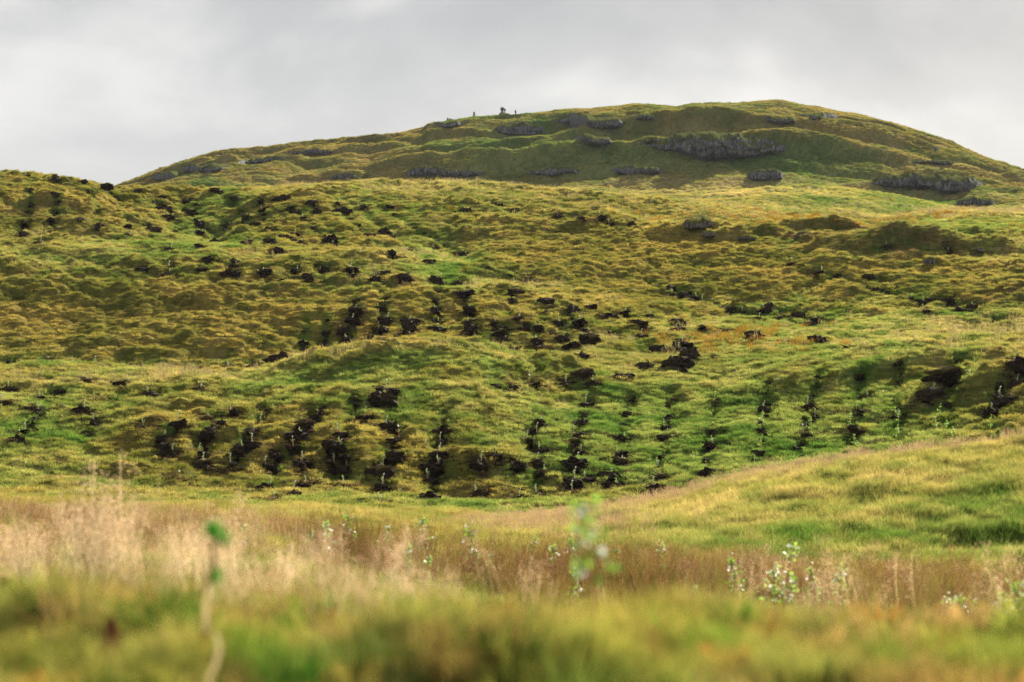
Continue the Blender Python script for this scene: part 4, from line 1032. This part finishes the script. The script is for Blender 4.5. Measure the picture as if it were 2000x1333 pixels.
young_tree(bush[0], X, Y, zxy(X, Y), 'bushy low birch with many white glinting leaves at lower right', 'sapling', None, 1.0, 'birch_sapling')
X, Y = (1992 - 1000) / F * 22, 22
young_tree(bush[1], X, Y, zxy(X, Y), 'bushy birch cut by the right edge of the photo', 'sapling', None, 1.2, 'birch_sapling')

# ------------------------------------------------------------------ big tufts that stand out
def big_tuft(name, px, Y, n, R, h0, h1, wdt, c0, c1, label, lean=.3, mat=None):
    vft = blades(n, R, h0, h1, wdt, lean, .1, 3, 0, c0, c1, wind=(.05, 0))
    me = mesh_np(name, vft[0], vft[1]); at = me.color_attributes.new('tint', 'FLOAT_COLOR', 'POINT')
    at.data.foreach_set('color', np.array([(*c, 1) for c in vft[2]], np.float32).ravel()); me.materials.append(M_tuft)
    X = (px - 1000) / F * Y; o = link(name, me, loc=(X, Y, zxy(X, Y) - .03)); tag(o, label, 'grass tuft'); return o
M_tuft = leafy('standing_tuft', attr='tint', inst=False, trans=.35)
big_tuft('rush_clump', 1050, 24.5, 420, .42, .45, .78, .007, (.10, .13, .02), (.20, .14, .05), 'big rush clump with dark base in front of the brown band', .35)
big_tuft('rush_clump', 1370, 26, 160, .30, .3, .5, .007, (.07, .10, .02), (.17, .14, .04), 'green rush clump left of the lower right hollow', .3)
big_tuft('grass_tussock', 1832, 37, 180, .18, .22, .44, .008, (.02, .07, .015), (.05, .12, .02), 'dark green upright tussock on the right knoll', .12)
big_tuft('grass_tussock', 1935, 34, 220, .28, .18, .34, .008, (.02, .07, .015), (.07, .15, .02), 'low dark green tussock near the right edge', .3)
big_tuft('grass_tussock', 1383, 22, 220, .25, .12, .24, .007, (.03, .07, .015), (.10, .15, .03), 'small dark tussock below the brown rush band', .3)
big_tuft('grass_tussock', 1205, 53.5, 120, .25, .18, .36, .009, (.04, .08, .015), (.12, .17, .03), 'green tuft at the left end of the knoll crest', .3)

for (px, Y, R, h, c0, c1, lb) in [(470, 7.2, .07, .16, (.04, .16, .02), (.10, .32, .04), 'bright green blurred tuft right of the pine seedling'), (165, 7.0, .08, .15, (.05, .16, .02), (.12, .30, .04), 'bright green blurred tuft near the left edge'),
    (1020, 7.0, .07, .15, (.03, .10, .015), (.08, .20, .03), 'dark green blurred tuft right of the rusty seed head'), (825, 7.0, .07, .14, (.20, .10, .02), (.40, .22, .06), 'orange brown blurred tuft left of the rusty seed head'),
    (1850, 6.6, .08, .14, (.04, .07, .015), (.14, .14, .03), 'dark olive blurred tuft at the bottom right'), (215, 6.9, .05, .16, (.10, .05, .02), (.30, .15, .06), 'brown blurred tuft low at the left'),
    (1270, 7.4, .09, .15, (.14, .18, .03), (.42, .42, .12), 'pale lime blurred tuft right of the near birch'), (640, 8.2, .09, .20, (.30, .22, .08), (.60, .48, .26), 'straw blurred tuft in the lower centre'),
    (1650, 8.8, .12, .20, (.30, .20, .09), (.62, .46, .28), 'straw blurred tuft at the lower right'), (1430, 7.6, .08, .14, (.10, .16, .03), (.26, .30, .06), 'green blurred tuft below the white flowers')]:
    big_tuft('grass_tussock', px, Y, 130, R, h * .6, h, .005, c0, c1, lb, .22)

# ------------------------------------------------------------------ summit things
def crest(px, lo=540, hi=600):
    j = int(np.searchsorted(PX, px)); k0, k1 = np.searchsorted(YR, lo), np.searchsorted(YR, hi)
    k = k0 + int(np.argmin(PYF[k0:k1, j])); Y = YR[k]
    return (px - 1000) / F * Y, Y, float(Z[k, j])
def empty(name, loc, rz=0):
    e = bpy.data.objects.new(name, None); COL.objects.link(e); e.location = loc; e.rotation_euler = (0, 0, rz); return e
def lathe(name, prof, mat, sides=24, jit=0, sq=0, parent=None, loc=None):
    V = []; Fq = []
    for i, (r, z) in enumerate(prof):
        for k in range(sides):
            an = 2 * math.pi * k / sides; rr = r * (1 + random.uniform(-jit, jit))
            if sq: rr = r * (1 / max(abs(math.cos(an)), abs(math.sin(an)))) ** sq
            V.append((rr * math.cos(an), rr * math.sin(an), z + random.uniform(-jit, jit) * .2))
    for i in range(len(prof) - 1):
        for k in range(sides):
            Fq.append((i * sides + k, i * sides + (k + 1) % sides, (i + 1) * sides + (k + 1) % sides, (i + 1) * sides + k))
    V += [(0, 0, prof[-1][1]), (0, 0, prof[0][1])]
    T3 = [(len(prof) * sides - sides + k, len(prof) * sides - sides + (k + 1) % sides, len(V) - 2, len(V) - 2) for k in range(sides)]
    me = bpy.data.meshes.new(name); me.from_pydata(V, [], Fq + [t_[:3] for t_ in T3]); me.update()
    me.materials.append(mat)
    return link(name, me, parent=parent, loc=loc)
cx, cyy, cz = crest(981)
m_ = empty('monument', (cx, cyy, cz - .05)); tag(m_, 'dark stone summit monument with flared head on a stepped cairn', 'monument')
lathe('plinth', [(1.35, -.5), (1.30, .05), (1.18, .08), (1.12, .45), (1.0, .48), (.95, .80), (.82, .83), (.76, 1.12), (.1, 1.14)], M_stone, 20, .06, 0, m_)
lathe('pillar', [(.42, 1.10), (.36, 1.25), (.34, 1.6), (.40, 1.8)], M_stone, 16, .03, .8, m_)
lathe('head', [(.40, 1.80), (.52, 1.95), (.56, 2.25), (.54, 2.45), (.42, 2.62), (.2, 2.72), (.04, 2.74)], M_stone, 16, .05, .6, m_)
tx, ty, tz = crest(926)
lathe('trig_pillar', [(.52, -.3), (.50, .08), (.40, .10), (.24, 1.28), (.22, 1.34), (.05, 1.345)], M_conc, 24, 0, 1, None, (tx, ty, tz))
tag(bpy.data.objects['trig_pillar'], 'pale tapering concrete survey pillar left of the monument', 'pillar')
M_skin = plain('skin', (.35, .20, .14), (.42, .26, .18), 8)
M_hair = plain('hair', (.02, .015, .01), (.05, .03, .02), 30)
M_black = plain('dark_cloth', (.012, .012, .015), (.03, .03, .035), 14)
M_navy = plain('navy_cloth', (.015, .03, .07), (.03, .05, .11), 14)
M_blue = plain('blue_cloth', (.05, .12, .30), (.08, .17, .38), 14)
M_grey = plain('grey_cloth', (.06, .06, .065), (.10, .10, .105), 14)
def skin(name, pts, edges, rad, mat, parent, root=0, sub=1):
    me = bpy.data.meshes.new(name); me.from_pydata([tuple(p) for p in pts], edges, []); me.update(); me.materials.append(mat)
    o = link(name, me, parent=parent)
    md = o.modifiers.new('skin', 'SKIN'); 
    for i, v in enumerate(me.skin_vertices[0].data):
        r_ = rad[i]; v.radius = (r_, r_) if not isinstance(r_, tuple) else r_; v.use_root = (i == root)
    s_ = o.modifiers.new('sub', 'SUBSURF'); s_.levels = s_.render_levels = sub
    return o
def person(loc, rz, pose, top, legs, label, pack=None, group=None, sc_=1.0):
    e = empty('person', loc, rz); e.scale = (sc_,) * 3; tag(e, label, 'person', group)
    if pose == 'sit':
        hip = Vector((0, 0, .42)); kn = [Vector((sx * .13, -.42, .50)) for sx in (-1, 1)]; ft = [Vector((sx * .13, -.48, .06)) for sx in (-1, 1)]
        ch = Vector((0, -.10, .80)); nk = Vector((0, -.14, .97)); hd = Vector((0, -.17, 1.13))
        el_ = [Vector((sx * .26, -.22, .68)) for sx in (-1, 1)]; ha = [Vector((sx * .12, -.42, .62)) for sx in (-1, 1)]
    else:
        st = .16 if pose == 'walk' else .03
        hip = Vector((0, 0, .93)); kn = [Vector((-.10, -st, .50)), Vector((.10, st * .6, .50))]; ft = [Vector((-.11, -st * 1.6, .06)), Vector((.11, st * 2.0, .08))]
        ch = Vector((0, -.03, 1.28)); nk = Vector((0, -.03, 1.48)); hd = Vector((0, -.06, 1.64))
        el_ = [Vector((-.27, .04, 1.14)), Vector((.27, -.02, 1.14))]; ha = [Vector((-.28, -.14, .92)), Vector((.27, -.22, .95))]
        if pose == 'arm': el_[0] = Vector((-.30, -.10, 1.26)); ha[0] = Vector((-.22, -.34, 1.46))
    sh = [ch + Vector((sx * .19, 0, .12)) for sx in (-1, 1)]
    # the body: one continuous figure
    pts = [hip, ch, nk, hd, hd + Vector((0, 0, .11))] + [q for s in (0, 1) for q in (sh[s], el_[s], ha[s], ha[s] + (ha[s] - el_[s]).normalized() * .12)] + [q for s in (0, 1) for q in (hip + Vector(((-1, 1)[s] * .10, 0, -.06)), kn[s], ft[s], ft[s] + Vector((0, -.16, -.02)))]
    ed = [(0, 1), (1, 2), (2, 3), (3, 4), (1, 5), (5, 6), (6, 7), (7, 8), (1, 9), (9, 10), (10, 11), (11, 12), (0, 13), (13, 14), (14, 15), (15, 16), (0, 17), (17, 18), (18, 19), (19, 20)]
    skin('body', pts, ed, [.13, .13, .055, .095, .06] + [.055, .04, .028, .022] * 2 + [.08, .055, .045, .04] * 2, M_skin, e)
    jp = [hip + Vector((0, 0, -.04)), ch, nk + Vector((0, 0, -.05))] + [q for s in (0, 1) for q in (sh[s], el_[s], ha[s])]
    skin('jacket', jp, [(0, 1), (1, 2), (1, 3), (3, 4), (4, 5), (1, 6), (6, 7), (7, 8)], [.17, .185, .09] + [.085, .065, .05] * 2, top, e)
    tp = [hip] + [q for s in (0, 1) for q in (hip + Vector(((-1, 1)[s] * .10, 0, -.08)), kn[s], ft[s] + Vector((0, 0, .04)))]
    skin('trousers', tp, [(0, 1), (1, 2), (2, 3), (0, 4), (4, 5), (5, 6)], [.16] + [.11, .078, .062] * 2, legs, e)
    skin('hair', [hd + Vector((0, .035, .02)), hd + Vector((0, .02, .12))], [(0, 1)], [.098, .07], M_hair, e)
    if pack: skin('backpack', [ch + Vector((0, .22, -.22)), ch + Vector((0, .24, .12))], [(0, 1)], [.15, .13], pack, e)
px_, py_, pz_ = crest(987)
person((px_ - .15, cyy - .25, cz + .78), .8, 'stand', M_black, M_grey, 'person in dark clothes standing on the cairn beside the monument', None, None, .95)
px_, py_, pz_ = crest(1007)
person((px_, py_ - .2, pz_ - .05), 1.2, 'arm', M_black, M_black, 'hiker with a dark backpack standing right of the monument', M_grey)
px_, py_, pz_ = crest(874)
person((px_, py_ - .3, pz_ - .05), .5, 'sit', M_navy, M_black, 'left one of two dark-clad people sitting on the summit rocks')
px_, py_, pz_ = crest(879)
person((px_, py_ - .3, pz_ - .12), -.3, 'sit', M_black, M_grey, 'right and lower of two people sitting on the summit rocks', None, None, .92)
x_, y_, z_ = hit(1827, 299, 420)
person((x_, y_ - .3, z_), 1.0, 'walk', M_blue, M_navy, 'walker in blue climbing the right flank of the hill', M_grey, None, .95)

# ------------------------------------------------------------------ blurred things close to the camera
Y = 7.0; X = (1150 - 1000) / F * Y; zg = zxy(X, Y)
e = empty('birch_sapling', (X, Y, zg)); tag(e, 'blurred birch sapling with pale round leaves close to the camera', 'sapling')
toph = (HOR - 985) / F * Y - zg
st = [(-.02 + .055 * (1 - i / 8), .0, toph * i / 8) for i in range(9)]
paths = [(st, .006, .002)]; lv = []
for k in range(26):
    q = random.uniform(.45, .98); an = random.uniform(0, 6.28); L = .10 * (1.25 - q); p0 = Vector((-.02 + .055 * (1 - q), 0, toph * q))
    p1 = p0 + Vector((math.cos(an) * L, math.sin(an) * L, L * .6)); paths.append(([tuple(p0), tuple((p0 + p1) / 2 + Vector((0, 0, .004))), tuple(p1)], .0025, .001))
    for m in range(3): lv.append(p0.lerp(p1, random.uniform(.4, 1.05)) + Vector((random.gauss(0, .012),) * 3))
link('stem', tube(paths, M_guard), parent=e)
shapes = []
for q in range(4):
    lm = leaf_mesh('leaf', [Vector((0, 0, 0))], .036, 0); shapes.append(lm)
    wm = leaf_mesh('leaf', [Vector((0, 0, 0))], .032, 1.0); shapes.append(wm)
for k, p in enumerate(lv):
    o = bpy.data.objects.new('leaf', shapes[(k % 4) * 2 + (1 if k % 5 == 0 else 0)]); COL.objects.link(o); o.parent = e; o.location = p; o.rotation_euler = (random.uniform(-1, 1), random.uniform(-1, 1), random.uniform(0, 6.28))
# pine seedling
M_pine = leafy('pine_needles', attr='tint', inst=False, trans=.4)
Y = 6.6; X = (418 - 1000) / F * Y; zg = zxy(X, Y); e = empty('pine_sapling', (X, Y, zg)); tag(e, 'blurred dark green pine seedling on a pale stem at left', 'sapling')
def zpy(py): return (HOR - py) / F * Y - zg
link('stem', tube([([(-.02, 0, -.05), (-.022, 0, zpy(1150)), (.0, 0, zpy(1100)), (0, 0, zpy(1045))], .013, .006)], M_guard), parent=e)
def needles(c, R, n, L, up=.8):
    V = []; Fq = []
    for k in range(n):
        d = Vector((random.gauss(0, .7), random.gauss(0, .7), random.gauss(up, .5))).normalized(); c0 = c + Vector((random.gauss(0, R), random.gauss(0, R), random.gauss(0, R * 1.4)))
        s_ = d.orthogonal().normalized() * .0016; b_ = len(V)
        V += [tuple(c0 - s_), tuple(c0 + s_), tuple(c0 + d * L + s_ * .3), tuple(c0 + d * L - s_ * .3)]; Fq.append((b_, b_ + 1, b_ + 2, b_ + 3))
    me = mesh_np('needle_tuft', V, Fq); at = me.color_attributes.new('tint', 'FLOAT_COLOR', 'POINT')
    at.data.foreach_set('color', np.tile(np.array([.05, .27, .03, 1], np.float32), len(V))); me.materials.append(M_pine); return me
link('needle_tuft', needles(Vector((-.006, 0, zpy(1040))), .009, 170, .040), parent=e)
link('needle_tuft', needles(Vector((.028, 0, zpy(1055))), .009, 100, .030, .5), parent=e)
link('needle_tuft', needles(Vector((.008, 0, zpy(1128))), .010, 90, .030, .5), parent=e)
M_white = leafy('bleached_straw', attr='tint', inst=False, trans=.55, warmth=(1.1, 1.05, .95))
def blade_obj(name, pts, wdt, mat, label, cat):
    V = []; Fq = []
    for i, (x, y, z, w_) in enumerate(pts): V += [(x - w_ * wdt, y, z), (x, y - w_ * wdt * .3, z), (x + w_ * wdt, y, z)]
    for i in range(len(pts) - 1):
        for k in range(2): a_ = 3 * i + k; Fq.append((a_, a_ + 1, a_ + 4, a_ + 3))
    me = mesh_np(name, V, Fq, True); me.materials.append(mat); at = me.color_attributes.new('tint', 'FLOAT_COLOR', 'POINT'); at.data.foreach_set('color', np.tile(np.array([.62, .56, .42, 1], np.float32), len(V))); o = link(name, me); sm_ = o.modifiers.new('thick', 'SOLIDIFY'); sm_.thickness = .0008; tag(o, label, cat); return o
def ray(px, py, Y): return ((px - 1000) / F * Y, Y, (HOR - py) / F * Y)
Yb_ = 6.0
blade_obj('dry_blade', [(*ray(a_, b_, Yb_), c_) for a_, b_, c_ in [(402, 1352, .8), (408, 1325, 1), (420, 1300, 1), (428, 1270, 1), (424, 1245, .8), (418, 1232, .3)]], -.0075, M_white, 'curved bleached grass blade at the bottom left', 'grass blade')
Yb_ = 6.3
blade_obj('dead_stem', [(*ray(a_, b_, Yb_), c_) for a_, b_, c_ in [(402, 1235, 1), (402, 1200, 1), (404, 1170, .9), (408, 1142, .6)]], .008, M_white, 'pale broken stem under the pine seedling', 'stem')
bpy.data.objects['dead_stem'].location.z = -.0
Yb_ = 20.0
blade_obj('dead_stem', [(*ray(a_, b_, Yb_), c_) for a_, b_, c_ in [(118, 1015, 1), (120, 1000, 1), (124, 985, .6)]], .008, M_white, 'thin white stick in the straw grass at far left', 'stem')
# rusty dock seed heads
M_dock = plain('dock_seeds', (.15, .045, .03), (.30, .10, .07), 40)
def dock(px, py, Y, hpx, wpx, label):
    x, y, z = ray(px, py + hpx / 2, Y); zg = zxy(x, Y); e = empty('dock_plant', (x, Y, zg)); tag(e, label, 'dock plant', 'dock plants in the foreground')
    H = hpx / F * Y; R = wpx / F * Y / 2; b0 = z - zg
    link('stem', tube([([(0, 0, -.05), (.005, 0, max(.05, b0) + H)], .004, .002)], M_guard), parent=e)
    V = []; Fq = []
    for k in range(1100):
        q = random.random(); rr = 1.3 * R * (1 - q) ** .6 * random.random() ** .5; an = random.uniform(0, 6.28)
        c0 = Vector((rr * math.cos(an), rr * math.sin(an), b0 + H * q)); d = Vector((random.gauss(0, 1), random.gauss(0, 1), random.gauss(0, 1))).normalized() * .005
        s_ = d.orthogonal().normalized() * .004; b_ = len(V); V += [tuple(c0 - s_), tuple(c0 + d), tuple(c0 + s_), tuple(c0 - d)]; Fq.append((b_, b_ + 1, b_ + 2, b_ + 3))
    me = mesh_np('seed_head', V, Fq); me.materials.append(M_dock); link('seed_head', me, parent=e)
dock(957, 1248, 7.0, 85, 40, 'rusty dock seed head blurred at the bottom centre')
dock(1908, 1310, 6.6, 100, 60, 'pinkish brown dock seed head at the bottom right')
dock(218, 1245, 6.6, 80, 40, 'brown dock seed head at the bottom left')
# white flowers
M_petal = plain('white_petals', (.75, .75, .72), (.85, .85, .82), 10)
for (px, py, lb) in [(1545, 1256, 'largest blurred white flower at lower right'), (1568, 1250, 'white flower just right of the largest one'), (1548, 1303, 'white flower nearest the bottom edge at right')]:
    Y = 10.0; x, y, z = ray(px, py, Y); zg = zxy(x, Y); e = empty('white_flower', (x, Y, zg)); tag(e, lb, 'flower', 'white flowers at lower right')
    h_ = max(.12, z - zg)
    link('stem', tube([([(0, 0, -.03), (.01, 0, h_ * .5), (0, 0, h_)], .002, .0015)], M_guard), parent=e)
    for k in range(8):
        an = k * math.pi / 4; c_, s_ = math.cos(an), math.sin(an); me = mesh_np('petal', [(0, 0, 0), (c_ * .012 - s_ * .006, s_ * .012 + c_ * .006, .004), (c_ * .022, s_ * .022, .002), (c_ * .012 + s_ * .006, s_ * .012 - c_ * .006, .004)], [(0, 1, 2, 3)]); me.materials.append(M_petal)
        o = link('petal', me, parent=e, loc=(0, 0, h_)); o.rotation_euler = (1.0, 0, 0)
# near peat mound at the left edge
x, y, z = ray(30, 1200, 8.6)
me = lump(55, .20, .16, .12, .3, 4); me.materials.append(M_peat2); o = link('peat_mound', me, loc=(x, y, z)); tag(o, 'blurred brown peat mound at the left edge close to camera', 'peat mound')

# ------------------------------------------------------------------ air
if HAZE > 0:
    bm = bmesh.new(); bmesh.ops.create_cube(bm, size=1); me = bpy.data.meshes.new('haze'); bm.to_mesh(me); bm.free()
    zmax = float(Z[:, :].max()) + 6
    m = bpy.data.materials.new('thin_air'); m.use_nodes = True; t = m.node_tree; t.nodes.clear()
    v = N(t, 'ShaderNodeVolumePrincipled'); v.inputs['Color'].default_value = (.80, .86, .95, 1); v.inputs['Density'].default_value = HAZE; v.inputs['Anisotropy'].default_value = 0.0
    o_ = N(t, 'ShaderNodeOutputMaterial'); t.links.new(v.outputs[0], o_.inputs['Volume'])
    me.materials.append(m); o = link('haze', me)
    zmin = float(Z.min()) - 60
    xm = float(np.abs(XX).max()) + 50
    o.scale = (2 * xm, 6300, zmax - zmin); o.location = (0, 2950, (zmax + zmin) / 2); tag(o, 'thin blue-grey air over the whole landscape', kind='stuff')
